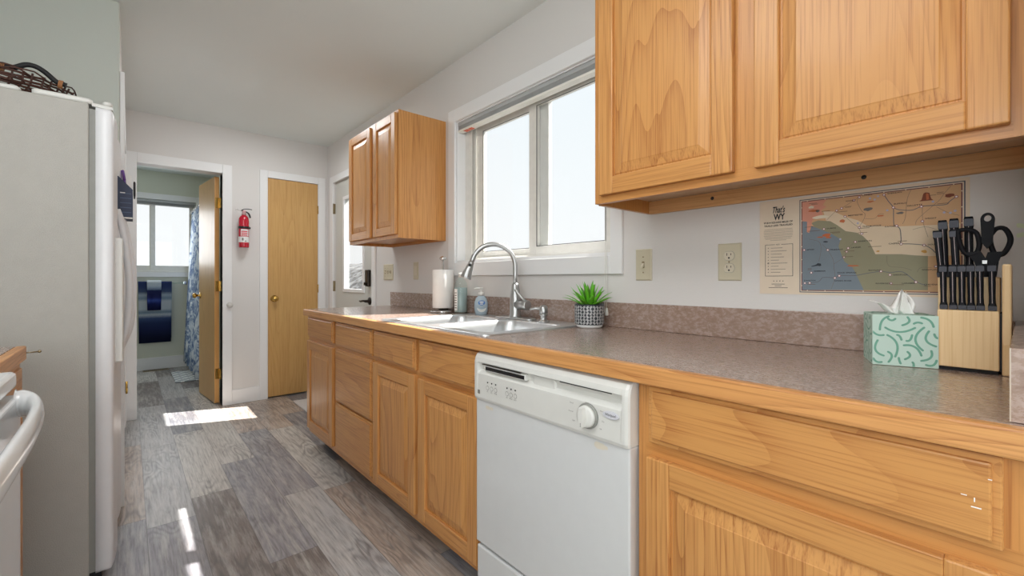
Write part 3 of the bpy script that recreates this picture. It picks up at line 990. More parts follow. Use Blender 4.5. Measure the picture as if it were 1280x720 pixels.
part('printed_marks', m, [GREYINK, BLACK], co)
m = MB().lathe([(0.0315, 0), (0.0315, -0.004), (0.0285, -0.006)], (FX, 0.711, 0.768), 40, 1, axis='x')
m.lathe([(0.0275, -0.004), (0.0265, -0.014), (0.022, -0.016), (0, -0.016)], (FX, 0.711, 0.768), 40, 0, axis='x')
m.prism([(0.7065, 0.791), (0.7155, 0.791), (0.7185, 0.768), (0.7155, 0.745), (0.7065, 0.745), (0.7035, 0.768)], 'x', FX - 0.03, FX - 0.014, 0)
m.box(FX - 0.0305, FX - 0.029, 0.7102, 0.7118, 0.746, 0.756, 1)
part('dial', m, [APPLP, GASKET], co)
m = MB()
m.rings([[(FX - dd, 0.6415 + (0.0235 - i) * math.cos(q), 0.785 + (0.0095 - i) * math.sin(q)) for q in [2 * math.pi * k / 36 for k in range(36)]] for dd, i in ((0.0, 0), (0.002, 0), (0.0028, 0.0012))], 0)
m.text('Whirlpool', 0.6415, 0.7825, 0.0065, FX - 0.003, width=0.031, mi=1, center=True, bold=0.01, shear=0.2)
part('badge', m, [plain('silver_badge_plastic', (206, 206, 212), 0.3), INK], co)
part('access_panel', MB().box(DX + 0.002, 0.915, y0 + 0.003, y1 - 0.004, 0.10, 0.230, bevel=0.006), APPL, dw)
part('toe_kick', MB().box(1.0, 1.012, y0 + 0.003, y1 - 0.004, 0.0, 0.1, 0), BLACKM, dw)
m = MB()
for cy, cz in ((1.122, 0.695), (0.675, 0.699)):
    for k in range(5):
        q = random.random() * 6.28
        rr = 0.006 + random.random() * 0.008
        m.face([(DX - 0.0004 - k * 0.00006, *_p) for _p in [(cy + (k - 2) * 0.006 + rr * math.cos(q + a) * (0.8 + 0.4 * random.random()), cz + rr * 0.7 * math.sin(q + a)) for a in [i * 0.7854 for i in range(8)]]])
part('adhesive_residue', m, plain('beige_residue', (208, 200, 184), 0.6), dw)

# --- upper cabinet nearest the viewer
uc = thing('upper_cabinet', (1.35, 0.474, 1.36), 'large oak wall cabinet with two doors hanging above the wall map', 'cabinet', 'oak wall cabinets')
UT = 2.13
m = MB()
m.box(1.189, 1.208, -0.02, 0.948, 1.361, UT, 0)
m.box(1.208, 1.512, 0.934, 0.948, 1.358, UT, 0)
m.box(1.208, 1.512, -0.02, -0.004, 1.358, UT, 0)
m.box(1.208, 1.512, -0.004, 0.934, UT - 0.014, UT, 0)
m.box(1.5, 1.512, -0.004, 0.934, 1.41, UT - 0.014, 0)
m.box(1.1885, 1.19, 0.012, 0.915, 1.3615, 1.392, 1)
part('body', m, [OAKF, OAKFH], uc)
part('bottom_panel', MB().box(1.208, 1.494, -0.004, 0.934, 1.404, 1.416, 0), plain('pale_cabinet_underside', (206, 178, 146), 0.5), uc, 'pale recessed underside')
rl = part('hanging_rail', MB().box(1.494, 1.511, -0.004, 0.934, 1.356, 1.403, 0), BLOCKH, uc)
for yy in (0.692, 0.282):
    part('screw_cap', MB().lathe([(0.0, -0.0015), (0.0055, -0.001), (0.0065, 0.001)], (1.494, yy, 1.383), 16, axis='x'), BLACK, rl)
raised_door(uc, 0.490, 0.920, 1.384, UT - 0.03, 1.169)
raised_door(uc, 0.015, 0.439, 1.384, UT - 0.03, 1.169)

# --- small upper cabinet beyond the window
sc = thing('upper_cabinet', (1.35, 2.77, 1.35), 'small oak wall cabinet between the window and the outside door', 'cabinet', 'oak wall cabinets')
ST = 2.106
m = MB()
m.box(1.189, 1.208, 2.395, 3.150, 1.354, ST, 0)
m.box(1.208, 1.513, 2.3952, 2.409, 1.353, ST - 0.0005, 0)
m.box(1.208, 1.513, 3.136, 3.150, 1.353, ST, 0)
m.box(1.208, 1.513, 2.409, 3.136, ST - 0.014, ST - 0.0005, 0)
m.box(1.5, 1.513, 2.409, 3.136, 1.40, ST - 0.014, 0)
part('body', m, OAKV, sc)
part('bottom_panel', MB().box(1.208, 1.513, 2.409, 3.136, 1.372, 1.384, 0), OAKH, sc)
part('hanging_rail', MB().box(1.497, 1.512, 2.409, 3.136, 1.352, 1.3715, 0), OAKH, sc)
raised_door(sc, 2.404, 2.712, 1.374, ST - 0.018, 1.169, sw=0.05)
raised_door(sc, 2.760, 3.118, 1.374, ST - 0.018, 1.169, sw=0.05)

# ------------------------------------------------------------------ refrigerator, range, short counter
fr = thing('refrigerator', (-0.45, 2.49, 0.0), 'tall off-white side-by-side refrigerator with a bowed handle', 'refrigerator')
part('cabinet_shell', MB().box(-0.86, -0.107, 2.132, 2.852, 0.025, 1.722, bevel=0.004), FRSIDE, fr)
m = MB().box(-0.108, -0.089, 2.139, 2.845, 0.08, 1.705)
part('door_gasket', m, GASKET, fr)
part('base_grille', MB().box(-0.12, -0.075, 2.15, 2.84, 0.012, 0.075), BLACKM, fr)
def fridge_door(y0, y1, bulge, name):
    n = 14
    prof = []
    for i in range(n + 1):
        t = i / n
        prof.append((-0.045 + bulge * math.sin(math.pi * t) ** 0.8, y0 + 0.006 + (y1 - y0 - 0.012) * t))
    pl = [(-0.090, y0 + 0.001), (-0.062, y0), (-0.053, y0 + 0.002)] + prof + [(-0.053, y1 - 0.002), (-0.062, y1), (-0.090, y1 - 0.001)]
    def lay(z, i):
        return [(a - i * (1.0 if a > -0.08 else 0), min(max(b, y0 + i), y1 - i), z) for a, b in pl]
    return part(name, MB().rings([lay(0.072, 0.012), lay(0.076, 0.004), lay(0.086, 0.0), lay(1.700, 0.0), lay(1.712, 0.004), lay(1.716, 0.012)]), FRDOOR, fr)
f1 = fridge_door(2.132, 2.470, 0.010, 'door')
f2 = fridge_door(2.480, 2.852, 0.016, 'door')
m = MB().rings([rrect(-0.245, -0.098, 2.14, 2.20, 0.012, 1.7225), rrect(-0.245, -0.098, 2.14, 2.20, 0.012, 1.738), rrect(-0.240, -0.103, 2.145, 2.195, 0.01, 1.742)], 0, True)
m.prism([(-0.10, 2.142), (-0.045, 2.150), (-0.045, 2.178), (-0.10, 2.196)], 'z', 1.717, 1.728)
m.lathe([(0.014, 0.0), (0.014, 0.012), (0.010, 0.016), (0, 0.016)], (-0.060, 2.160, 1.728), 20)
part('hinge_cover', m, APPLP, fr)
part('hinge_cover', MB().rings([rrect(-0.50, -0.27, 2.14, 2.22, 0.012, 1.7225), rrect(-0.50, -0.27, 2.14, 2.22, 0.012, 1.734), rrect(-0.495, -0.275, 2.145, 2.215, 0.01, 1.738)], 0, True), APPLP, fr)
# dispenser housing on the freezer door
m = MB()
m.box(-0.046, -0.018, 2.195, 2.215, 0.80, 1.262, 0, 0.006)
m.box(-0.046, -0.018, 2.395, 2.415, 0.80, 1.262, 0, 0.006)
m.box(-0.0455, -0.0185, 2.21, 2.40, 1.12, 1.2615, 0, 0.006)
m.box(-0.0455, -0.0185, 2.21, 2.40, 0.8005, 0.84, 0, 0.006)
m.box(-0.044, -0.036, 2.212, 2.398, 0.835, 1.125, 1)
part('dispenser_housing', m, [APPLP, GASKET], f1)
def bow(y, z0, z1, x0, x1, mx):
    P = smooth_path([(x0, y, z1), (x0 + (x1 - x0) * 0.40, y, z1 - 0.06), (x0 + (x1 - x0) * 0.78, y, z1 - 0.18), (x1, y, (z0 + z1) / 2 - 0.02), (x0 + (x1 - x0) * 0.80, y, z0 + 0.12), (x0 + (x1 - x0) * 0.36, y, z0 + 0.045), (x0, y, z0)], 5)
    return MB().tube(P, 0.0125, 12)
part('handle', bow(2.515, 0.80, 1.395, -0.036, 0.013, 0), FRDOOR, f2)
part('handle', bow(2.44, 0.80, 1.395, -0.040, 0.000, 0), FRDOOR, f1)

# magnetic pocket on the fridge front
pk = thing('magnetic_pocket', (-0.02, 2.53, 1.365), 'navy magnetic file pocket stuck to the front of the refrigerator', 'holder')
py0, py1 = 2.50, 2.60
m = MB()
m.prism([(-0.040, 1.530), (-0.036, 1.545), (0.011, 1.492), (0.011, 1.367), (-0.036, 1.367)], 'y', py0, py0 + 0.003, 0)
m.prism([(-0.036, 1.545), (0.011, 1.492), (0.011, 1.367), (-0.036, 1.367)], 'y', py1 - 0.003, py1, 0)
m.box(0.008, 0.0112, py0 + 0.003, py1 - 0.003, 1.367, 1.492, 0)
m.box(-0.0362, 0.011, py0 + 0.003, py1 - 0.003, 1.365, 1.369, 0)
m.box(-0.0385, -0.0345, py0 + 0.003, py1 - 0.003, 1.367, 1.545, 0)
for z in (1.392, 1.412, 1.432, 1.452, 1.472):
    m.box(-0.030, 0.006, py0 - 0.0012, py0 + 0.001, z, z + 0.003, 1)
m.box(-0.030, -0.014, py0 - 0.0014, py0 + 0.001, 1.474, 1.478, 2)
m.box(-0.034, 0.010, py0 - 0.0014, py0 + 0.001, 1.367, 1.373, 2)
part('pocket', m, [NAVY, NAVYL, PAPER], pk)
sh = thing('paper_sheet', (-0.015, 2.53, 1.40), 'white paper sheets standing in the navy fridge pocket', 'paper')
part('sheet', MB().prism([(-0.033, 1.375), (-0.033, 1.574), (0.0072, 1.553), (0.0072, 1.375)], 'y', 2.515, 2.519), PAPER, sh)
part('sheet', MB().prism([(-0.032, 1.375), (-0.031, 1.582), (-0.004, 1.576), (0.004, 1.375)], 'y', 2.524, 2.528), PAPER, sh)
pn = thing('pen', (-0.012, 2.508, 1.44), 'purple pen poking out of the navy fridge pocket', 'pen')
m = MB().tube([(-0.003, 2.509, 1.42), (-0.016, 2.509, 1.53)], 0.0045, 10)
part('barrel', m, PURPLE, pn)
m = MB().tube([(-0.016, 2.509, 1.53), (-0.021, 2.509, 1.570), (-0.0215, 2.509, 1.574)], [0.0052, 0.0048, 0.002], 10)
m.box(-0.028, -0.025, 2.507, 2.511, 1.535, 1.572, bevel=0.001)
m.box(-0.0265, -0.018, 2.507, 2.511, 1.565, 1.572, bevel=0.001)
part('cap', m, PURPLE, pn)
pn2 = thing('pen', (0.014, 2.508, 1.48), 'black pen clipped on the front edge of the navy pocket', 'pen')
m = MB().tube([(0.0165, 2.512, 1.455), (0.0165, 2.512, 1.475), (0.0165, 2.512, 1.525), (0.0165, 2.512, 1.53)], [0.002, 0.0042, 0.0042, 0.002], 10)
part('barrel', m, BLACK, pn2)

# short counter between range and refrigerator
lc = thing('short_counter', (-0.56, 1.65, 0.876), 'short laminate counter with oak edge between range and refrigerator', 'counter')
part('worktop', MB().box(-0.915, -0.25, 1.392, 1.915, 0.876, 0.914), LAM, lc)
part('edge_strip', MB().box(-0.25, -0.228, 1.392, 1.915, 0.873, 0.914, bevel=0.004), OAKN, lc, 'oak edge strip')
m = MB().tube([(-0.229, 1.912, 0.893), (-0.205, 1.925, 0.893)], 0.0018, 8)
m.ball((-0.203, 1.926, 0.893), 0.0045, 10)
part('hook', m, HINGEM, lc)
lcab = thing('base_cabinet', (-0.56, 1.65, 0.0), 'oak base cabinet squeezed between the white range and the refrigerator', 'cabinet')
m = MB()
m.box(-0.27, -0.252, 1.395, 1.908, 0.108, 0.8755)
m.box(-0.90, -0.27, 1.395, 1.409, 0.108, 0.8755)
m.box(-0.90, -0.27, 1.894, 1.908, 0.0, 0.8755)
m.box(-0.90, -0.27, 1.409, 1.894, 0.108, 0.122)
part('body', m, OAKF, lcab)
part('toe_kick', MB().box(-0.33, -0.32, 1.395, 1.894, 0, 0.108), DARK, lcab)
drawer_front(lcab, 1.415, 1.89, 0.74, 0.866, -0.232, -1)
raised_door(lcab, 1.415, 1.89, 0.14, 0.712, -0.232, -1)

rg = thing('range', (-0.55, 1.0, 0.0), 'white kitchen range with a bowed oven handle at the picture edge', 'range')
ry0, ry1 = 0.622, 1.384
part('body', MB().box(-0.88, -0.215, ry0 + 0.004, ry1 - 0.004, 0.03, 0.878, bevel=0.003), APPL, rg)
m = MB()
m.box(-0.90, -0.178, ry0, ry1, 0.880, 0.916, bevel=0.010, seg=4)
tp = part('cooktop', m, APPL, rg)
for (cx, cy, r) in ((-0.36, 1.19, 0.09), (-0.36, 0.82, 0.075), (-0.68, 1.19, 0.075), (-0.68, 0.82, 0.09)):
    m = MB().lathe([(r + 0.018, 0.0), (r + 0.018, 0.004), (r + 0.004, 0.005), (r, -0.002), (0.01, -0.004)], (cx, cy, 0.9162), 36, 1)
    pts = []
    for i in range(120):
        t = i / 119
        q = t * 2 * math.pi * 4
        rr = 0.018 + (r - 0.026) * t
        pts.append((cx + rr * math.cos(q), cy + rr * math.sin(q), 0.922))
    m.tube(pts, 0.0042, 6, 0)
    part('coil_burner', m, [BLACKM, CHROME], tp)
part('backguard', MB().box(-0.905, -0.84, ry0 + 0.002, ry1 - 0.002, 0.918, 1.08, bevel=0.012, seg=3), APPL, rg)
m = MB()
m.box(-0.213, -0.172, ry0 + 0.006, ry1 - 0.006, 0.235, 0.868, 0, 0.007, 3)
od = part('oven_door', m, APPL, rg)
part('door_window', MB().box(-0.1725, -0.1705, 0.74, 1.10, 0.40, 0.66, bevel=0.0008), BLACK, od)
yc = (ry0 + ry1) / 2
half = []
for (x, dy, z) in ((-0.176, 0.352, 0.852), (-0.164, 0.350, 0.852), (-0.149, 0.332, 0.846), (-0.139, 0.275, 0.838), (-0.1345, 0.16, 0.836), (-0.1335, 0.05, 0.836)):
    half.append((x, dy, z))
P = smooth_path([(x, yc + dy, z) for x, dy, z in half] + [(x, yc - dy, z) for x, dy, z in half[::-1]], 6)
m = MB().tube(P, [0.030 if i in (0, len(P) - 1) else 0.0265 for i in range(len(P))], 18, flat=((1, 0, 0), 0.42))
part('oven_handle', m, APPL, od)
part('storage_drawer', MB().box(-0.213, -0.176, ry0 + 0.006, ry1 - 0.006, 0.055, 0.225, bevel=0.006), APPL, rg)

# wicker tray basket on the fridge
bk = thing('wicker_basket', (-0.45, 2.45, 1.738), 'dark woven twig basket with a black handle on top of the refrigerator', 'basket')
TWIG = plain('dark_brown_twigs', (70, 40, 30), 0.6, var=0.35, vs=40.0)
bx0, bx1, by0, by1 = -0.80, -0.155, 2.20, 2.68
def ell(t, k, z, j=0.0):
    cx, cy = (bx0 + bx1) / 2, (by0 + by1) / 2
    e = 0.72
    c, s = math.cos(t), math.sin(t)
    return (cx + (bx1 - bx0) / 2 * k * math.copysign(abs(c) ** e, c) + random.uniform(-j, j), cy + (by1 - by0) / 2 * k * math.copysign(abs(s) ** e, s) + random.uniform(-j, j), z + random.uniform(-j, j))
m = MB()
for i in range(0, 16, 2):
    k = 0.86 + 0.135 * (i / 15) + random.uniform(-0.01, 0.01)
    z = 1.746 + 0.068 * (i / 15)
    m.tube([ell(2 * math.pi * a / 48, k, z, 0.003) for a in range(48)], 0.0032 + random.random() * 0.0018, 6, closed=True)
for i in range(56):
    t = 2 * math.pi * i / 56 + random.uniform(-0.03, 0.03)
    m.tube([ell(t, 0.86, 1.743), ell(t + 0.03, 0.94, 1.782), ell(t, 1.0, 1.818)], 0.003, 6)
for i in range(14):
    t = random.random() * 6.28
    dt = random.uniform(0.15, 0.5)
    z0 = random.uniform(1.775, 1.815)
    m.tube([ell(t + dt * j / 5, 1.0 + 0.03 * math.sin(j * 0.6), z0 + 0.012 * math.sin(j * 0.7), 0.002) for j in range(6)], 0.0026, 6)
part('woven_side', m, TWIG, bk)
m = MB()
for i in range(24):
    y = by0 + 0.05 + i * (by1 - by0 - 0.1) / 23
    hw = 0.255 * math.sqrt(max(0.05, 1 - ((y - 2.47) / 0.25) ** 4))
    m.tube([(-0.4675 - hw, y, 1.7455), (-0.4675 + hw, y, 1.7455)], 0.004, 6)
part('woven_bottom', m, TWIG, bk)
for yy in (2.235, 2.645):
    hp = smooth_path([(-0.335, yy, 1.820), (-0.318, yy, 1.820), (-0.295, yy, 1.824), (-0.268, yy, 1.842), (-0.245, yy, 1.843), (-0.222, yy, 1.830), (-0.196, yy, 1.806), (-0.180, yy, 1.802), (-0.170, yy, 1.799)], 5)
    if yy > 2.5:
        hp = [Vector((-0.975 - p.x + 0.24, p.y, p.z)) for p in hp]
    hnd = part('handle', MB().tube(hp, [0.0095 if i in (0, len(hp) - 1) else 0.0085 for i in range(len(hp))], 12), BLACKM, bk)
    m = MB()
    for idx in (2, 3, 4, 5, len(hp) - 9, len(hp) - 8, len(hp) - 7, len(hp) - 6):
        p = hp[idx]
        m.tube([(p.x + 0.002 * math.sin(q), p.y + 0.0105 * math.cos(q), p.z - 0.004 + 0.0135 * math.sin(q)) for q in [2 * math.pi * i / 14 for i in range(14)]], 0.0016, 6, closed=True)
    part('binding', m, plain('tan_binding_cord', (160, 110, 70), 0.6), hnd)

# ------------------------------------------------------------------ things on the counter
pt = thing('paper_towel_holder', (1.418, 2.275, 0.914), 'white paper towel roll on a chrome upright stand', 'paper towel')
c = (1.418, 2.275, 0.914)
part('base', MB().lathe([(0.078, 0.0), (0.078, 0.008), (0.070, 0.012), (0.030, 0.014), (0.026, 0.024), (0.0, 0.025)], c, 40), CHROME, pt)
part('post', MB().lathe([(0.006, 0.02), (0.006, 0.305), (0.008, 0.307)], c, 16), CHROME, pt)
part('finial', MB().lathe([(0.005, 0.303), (0.012, 0.310), (0.024, 0.318), (0.021, 0.324), (0.010, 0.332), (0.0, 0.334)], c, 24), CHROME, pt)
m = MB().lathe([(0.019, 0.026), (0.0615, 0.026), (0.0625, 0.028), (0.0625, 0.250), (0.0615, 0.252), (0.019, 0.252)], c, 48)
part('paper_roll', m, PAPER, pt)

b1 = thing('dish_soap_bottle', (1.435, 2.10, 0.914), 'clear bottle of grey-teal soap standing between paper towels and faucet', 'bottle')
c = (1.430, 2.105, 0.914)
part('bottle_body', MB().lathe([(0.034, 0.001), (0.0375, 0.006), (0.0375, 0.150), (0.035, 0.172), (0.026, 0.190), (0.016, 0.199), (0.0135, 0.206), (0.0135, 0.214)], c, 32), CLEARP, b1)
part('liquid', MB().lathe([(0.033, 0.008), (0.0355, 0.012), (0.0355, 0.148), (0.0, 0.149)], c, 32), TEALQ, b1)
part('cap', MB().lathe([(0.015, 0.206), (0.015, 0.228), (0.012, 0.232), (0, 0.232)], c, 24), VINYL, b1)
m = MB()
def cyl_patch(mb, c, r, a0, a1, z0, z1, mi=0, n=12):
    for i in range(n):
        p, q = R(a0 + (a1 - a0) * i / n), R(a0 + (a1 - a0) * (i + 1) / n)
        mb.face([(c[0] + r * math.cos(p), c[1] + r * math.sin(p), c[2] + z0), (c[0] + r * math.cos(q), c[1] + r * math.sin(q), c[2] + z0), (c[0] + r * math.cos(q), c[1] + r * math.sin(q), c[2] + z1), (c[0] + r * math.cos(p), c[1] + r * math.sin(p), c[2] + z1)], mi)
cyl_patch(m, c, 0.0381, 165, 205, 0.02, 0.14, 0)
for k in range(7):
    cyl_patch(m, c, 0.0384, 172, 198, 0.032 + k * 0.014, 0.037 + k * 0.014, 1, 6)
part('paper_label', m, [PAPER, GREYINK], b1)

b2 = thing('hand_soap_bottle', (1.425, 1.905, 0.914), 'squat pump bottle of pale blue hand soap beside the faucet', 'bottle')
c = (1.425, 1.905, 0.914)
def oval(prof, c, fx_, fy_, n=32):
    d = Vector((0.58, 0.81, 0))
    e = Vector((-0.81, 0.58, 0))
    return [[Vector(c) + d * (r * fx_ * math.cos(q)) + e * (r * fy_ * math.sin(q)) + Vector((0, 0, h)) for q in [2 * math.pi * i / n for i in range(n)]] for r, h in prof]
bprof = [(0.026, 0.001), (0.030, 0.004), (0.036, 0.03), (0.0375, 0.052), (0.036, 0.072), (0.028, 0.094), (0.017, 0.106), (0.013, 0.11), (0.013, 0.114)]
part('bottle_body', MB().rings(oval(bprof, c, 0.66, 1.0)), BLUEQ, b2)
m = MB().lathe([(0.016, 0.108), (0.016, 0.124), (0.006, 0.126), (0.005, 0.142), (0.010, 0.143), (0.010, 0.152), (0, 0.153)], c, 20)
m.tube([(c[0], c[1], 1.061), (c[0] - 0.022, c[1] + 0.012, 1.061), (c[0] - 0.036, c[1] + 0.02, 1.056)], [0.006, 0.005, 0.004], 10)
part('pump', m, VINYL, b2)
m = MB()
d = Vector((-0.58, -0.81, 0))
e = Vector((0.81, -0.58, 0))
def bp_(a, h, off):
    # a: sideways, h: height -> point on the bottle's broad front
    r = 0.0375 - 0.011 * ((h - 0.052) / 0.045) ** 2
    k = max(-0.99, min(0.99, a / r))
    return Vector(c) + e * a + d * (r * 0.66 * math.sqrt(1 - k * k) + off) + Vector((0, 0, h))
def oval_label(a0, h0, ra, rh, off, mi, cut=None):
    n = 28
    ring = [[bp_(a0 + ra * s_ * math.cos(q), h0 + rh * s_ * math.sin(q), off) for q in [2 * math.pi * i / n for i in range(n)]] for s_ in (1.0, 0.5, 0.02)]
    m.rings(ring, mi, False, (False, False))
oval_label(0.002, 0.070, 0.019, 0.013, 0.0012, 0)
oval_label(0.002, 0.074, 0.012, 0.004, 0.0018, 1)
oval_label(0.002, 0.064, 0.010, 0.0025, 0.0018, 1)
cres = []
for i in range(15):
    q = R(200 + 140 * i / 14)
    cres.append((0.002 + 0.026 * math.cos(q), 0.048 + 0.028 * math.sin(q)))
inn = []
for i in range(15):
    q = R(200 + 140 * i / 14)
    inn.append((0.002 + 0.024 * math.cos(q), 0.050 + 0.014 * math.sin(q)))
m.rings([[bp_(a, h, 0.0012) for a, h in cres], [bp_(a, h, 0.0012) for a, h in inn]], 1, False, (False, False), closed=False)
part('printed_label', m, [plain('blue_label', (84, 130, 196), 0.5), PAPER], b2)

# succulent
POTM = plain('charcoal_pot_glaze', (38, 42, 50), 0.35)
pc = (1.405, 1.150, 0.914)
pl_ = thing('potted_succulent', pc, 'small spiky green succulent in a black and white patterned pot', 'plant')
part('pot', MB().lathe([(0.056, 0.014), (0.0585, 0.02), (0.0595, 0.09), (0.058, 0.096), (0.054, 0.096), (0.053, 0.084), (0.0, 0.083)], pc, 48), POTM, pl_)
m = MB()
rp = random.Random(3)
def pp(a, h):
    return (pc[0] + (0.0593 + 0.0009 * h / 0.08) * math.cos(a), pc[1] + (0.0593 + 0.0009 * h / 0.08) * math.sin(a), pc[2] + 0.0165 + h)
NC, NR = 28, 6
for i in range(NC):
    for j in range(NR):
        up = rp.random() > 0.5
        a0, h0 = 2 * math.pi * i / NC, 0.074 * j / NR
        for off in (0.25, 0.75):
            u0, v0, u1, v1 = (off - 0.5, 0.04, off + 0.5, 0.96)
            u0, u1 = max(u0, 0.04), min(u1, 0.96)
            v0 = 0.04 + (u0 - (off - 0.5)) * 0.92
            v1 = 0.96 - ((off + 0.5) - u1) * 0.92
            if not up:
                v0, v1 = 1 - v0, 1 - v1
            du = 0.19
            P = [(u0 - du * 0.5, v0), (u0 + du, v0), (u1 + du * 0.5, v1), (u1 - du, v1)]
            m.face([pp(a0 + 2 * math.pi / NC * max(0, min(1, u)), h0 + 0.074 / NR * max(0, min(1, v))) for u, v in P], 0)
part('painted_strokes', m, APPL, pl_)
part('pot_base', MB().lathe([(0.046, 0.0), (0.050, 0.003), (0.0555, 0.0138), (0.0, 0.0138)], pc, 48), APPL, pl_)
m = MB()
for i in range(90):
    a, r = random.random() * 6.28, 0.048 * math.sqrt(random.random())
    m.ball((pc[0] + r * math.cos(a), pc[1] + r * math.sin(a), 0.998 + random.random() * 0.006), 0.004 + random.random() * 0.003, 6)
part('pebbles', m, plain('brown_pebbles', (120, 88, 76), 0.8, var=0.3), pl_)
LEAF = plain('succulent_green', (104, 186, 44), 0.35, var=0.25, vs=30.0)
m = MB()
ga = 2.39996
for i in range(30):
    t = i / 29
    a = i * ga
    tilt = R(8 + 58 * t)
    Ln = 0.085 + 0.020 * random.random() - 0.008 * t
    dirh = Vector((math.cos(a), math.sin(a), 0))
    base = Vector(pc) + Vector((0, 0, 0.090)) + dirh * (0.004 + 0.024 * t)
    side = Vector((-math.sin(a), math.cos(a), 0))
    loops = []
    for k in range(7):
        s_ = k / 6
        tl = tilt + R(10) * s_ * s_ * (1 if t > 0.5 else 0.3)
        d_ = dirh * math.sin(tl) + Vector((0, 0, 1)) * math.cos(tl)
        p = base + d_ * (Ln * s_)
        wd = 0.0135 * (0.65 + 0.75 * s_ - 1.38 * s_ ** 2.2) + 0.0003
        up = d_.cross(side)
        loops.append([p + side * wd, p + up * wd * 0.12, p - side * wd, p - up * wd * 0.34])
    m.rings(loops, 0, True)
part('leaves', m, LEAF, pl_)

# tissue box
import_q = R(-18)
tc0 = Vector((1.280, 0.226, 0.9145))
ux = Vector((0.322, -0.947, 0))       # along the front face
uy = Vector((0.947, 0.322, 0))        # to the rear
sz = 0.112
def tb(a, d, h):
    p = tc0 + ux * a + uy * d
    return (p.x, p.y, 0.9145 + h)
tx = thing('tissue_box', (tc0.x + 0.07, tc0.y - 0.03, 0.9145), 'mint green cube tissue box printed with darker curved strokes', 'tissue box')
MINT = plain('pale_mint_card', (196, 220, 208), 0.55, var=0.015)
MINTD = plain('teal_green_ink', (112, 170, 148), 0.55, var=0.02)
def bl(h, i):
    return [tb(i, i, h), tb(sz - i, i, h), tb(sz - i, sz - i, h), tb(i, sz - i, h)]
part('box', MB().rings([bl(0, 0.001), bl(0.001, 0), bl(0.113, 0), bl(0.114, 0.001)], 0, False), MINT, tx)
m = MB()
front = lambda a, h: tb(min(max(a, 0.001), 0.111), -0.0003, min(max(h, 0.001), 0.113))
curves = [((110, 455), (82, 470), (75, 505)), ((108, 463), (122, 471), (136, 463)), ((97, 497), (152, 517), (212, 496)), ((184, 456), (193, 474), (164, 487)), ((208, 480), (222, 474), (238, 478)), ((236, 456), (268, 464), (281, 490)),
          ((46, 512), (66, 526), (90, 525)), ((105, 525), (148, 556), (136, 606)), ((144, 524), (154, 528), (160, 542)), ((180, 546), (194, 544), (201, 524)), ((246, 494), (206, 538), (241, 582)), ((264, 508), (248, 544), (290, 566)), ((284, 519), (290, 532), (299, 534)),
          ((66, 545), (52, 582), (90, 602)), ((170, 563), (214, 566), (236, 602)), ((273, 584), (274, 612), (236, 622)), ((184, 588), (196, 604), (174, 616)), ((108, 588), (126, 602), (110, 626)), ((49, 612), (62, 626), (82, 626)), ((150, 611), (152, 622), (157, 632)), ((203, 628), (208, 636), (205, 650)), ((254, 638), (280, 642), (292, 621))]
def strip(P, plane, wd=0.0021):
    uv = [((X_ - 45) / 255 * 0.112, 0.113 * (1 - (Y_ - 450) / (184 + (X_ - 45) / 255 * 20))) for X_, Y_ in P]
    p0, p2 = Vector((*uv[0], 0)), Vector((*uv[2], 0))
    p1 = Vector((*uv[1], 0)) * 1.6 - (p0 + p2) * 0.3
    n = 10
    C_ = [p0 * (1 - t) ** 2 + p1 * 2 * t * (1 - t) + p2 * t * t for t in [i / n for i in range(n + 1)]]
    La, Lb = [], []
    for i, p in enumerate(C_):
        d = (C_[min(i + 1, n)] - C_[max(i - 1, 0)]).normalized()
        q = Vector((-d.y, d.x, 0)) * wd
        La.append(plane(p.x + q.x, p.y + q.y))
        Lb.append(plane(p.x - q.x, p.y - q.y))
    m.rings([La, Lb], 0, False, (False, False), closed=False)
    for e in (C_[0], C_[-1]):
        m.face([plane(e.x + wd * math.cos(k), e.y + wd * math.sin(k)) for k in [2 * math.pi * i / 10 for i in range(10)]], 0)
side_ = lambda a, h: tb(-0.0003, min(max(a, 0.001), 0.111), min(max(h, 0.001), 0.113))
topf = lambda a, d: tb(min(max(a, 0.002), 0.110), min(max(d, 0.002), 0.110), 0.1144)
for pl_fn in (front, side_, topf):
    for c_ in curves:
        strip(c_, pl_fn)
part('printed_strokes', m, MINTD, tx)
m = MB()
def fold(pts, wfun, n=10):
    loops = []
    for k in range(n + 1):
        t = k / n
        row = []
        for j in range(13):
            s_ = j / 12 - 0.5
            row.append(wfun(s_, t))
        loops.append(row)
    m.rings(loops, 0, True, closed=False)
fold(None, lambda s_, t: tb(0.060 + s_ * (0.05 - 0.030 * t) + 0.004 * t, 0.056 + 0.012 * math.sin(s_ * 9 + 1) * (1 - 0.4 * t), 0.112 + 0.058 * t - 0.10 * (s_ + 0.1) ** 2 * t))
fold(None, lambda s_, t: tb(0.052 + s_ * 0.045 - 0.030 * t, 0.050 + 0.010 * math.sin(s_ * 8), 0.112 + 0.018 * t + 0.010 * math.sin(t * 2.6) - 0.02 * s_))
fold(None, lambda s_, t: tb(0.064 + s_ * 0.030 + 0.006 * t, 0.062 + 0.014 * math.cos(s_ * 7), 0.112 + 0.050 * t - 0.12 * s_ * s_ * t))
tis = part('tissue', m, PAPER, tx)
md = tis.modifiers.new('thickness', 'SOLIDIFY')
md.thickness = 0.0006

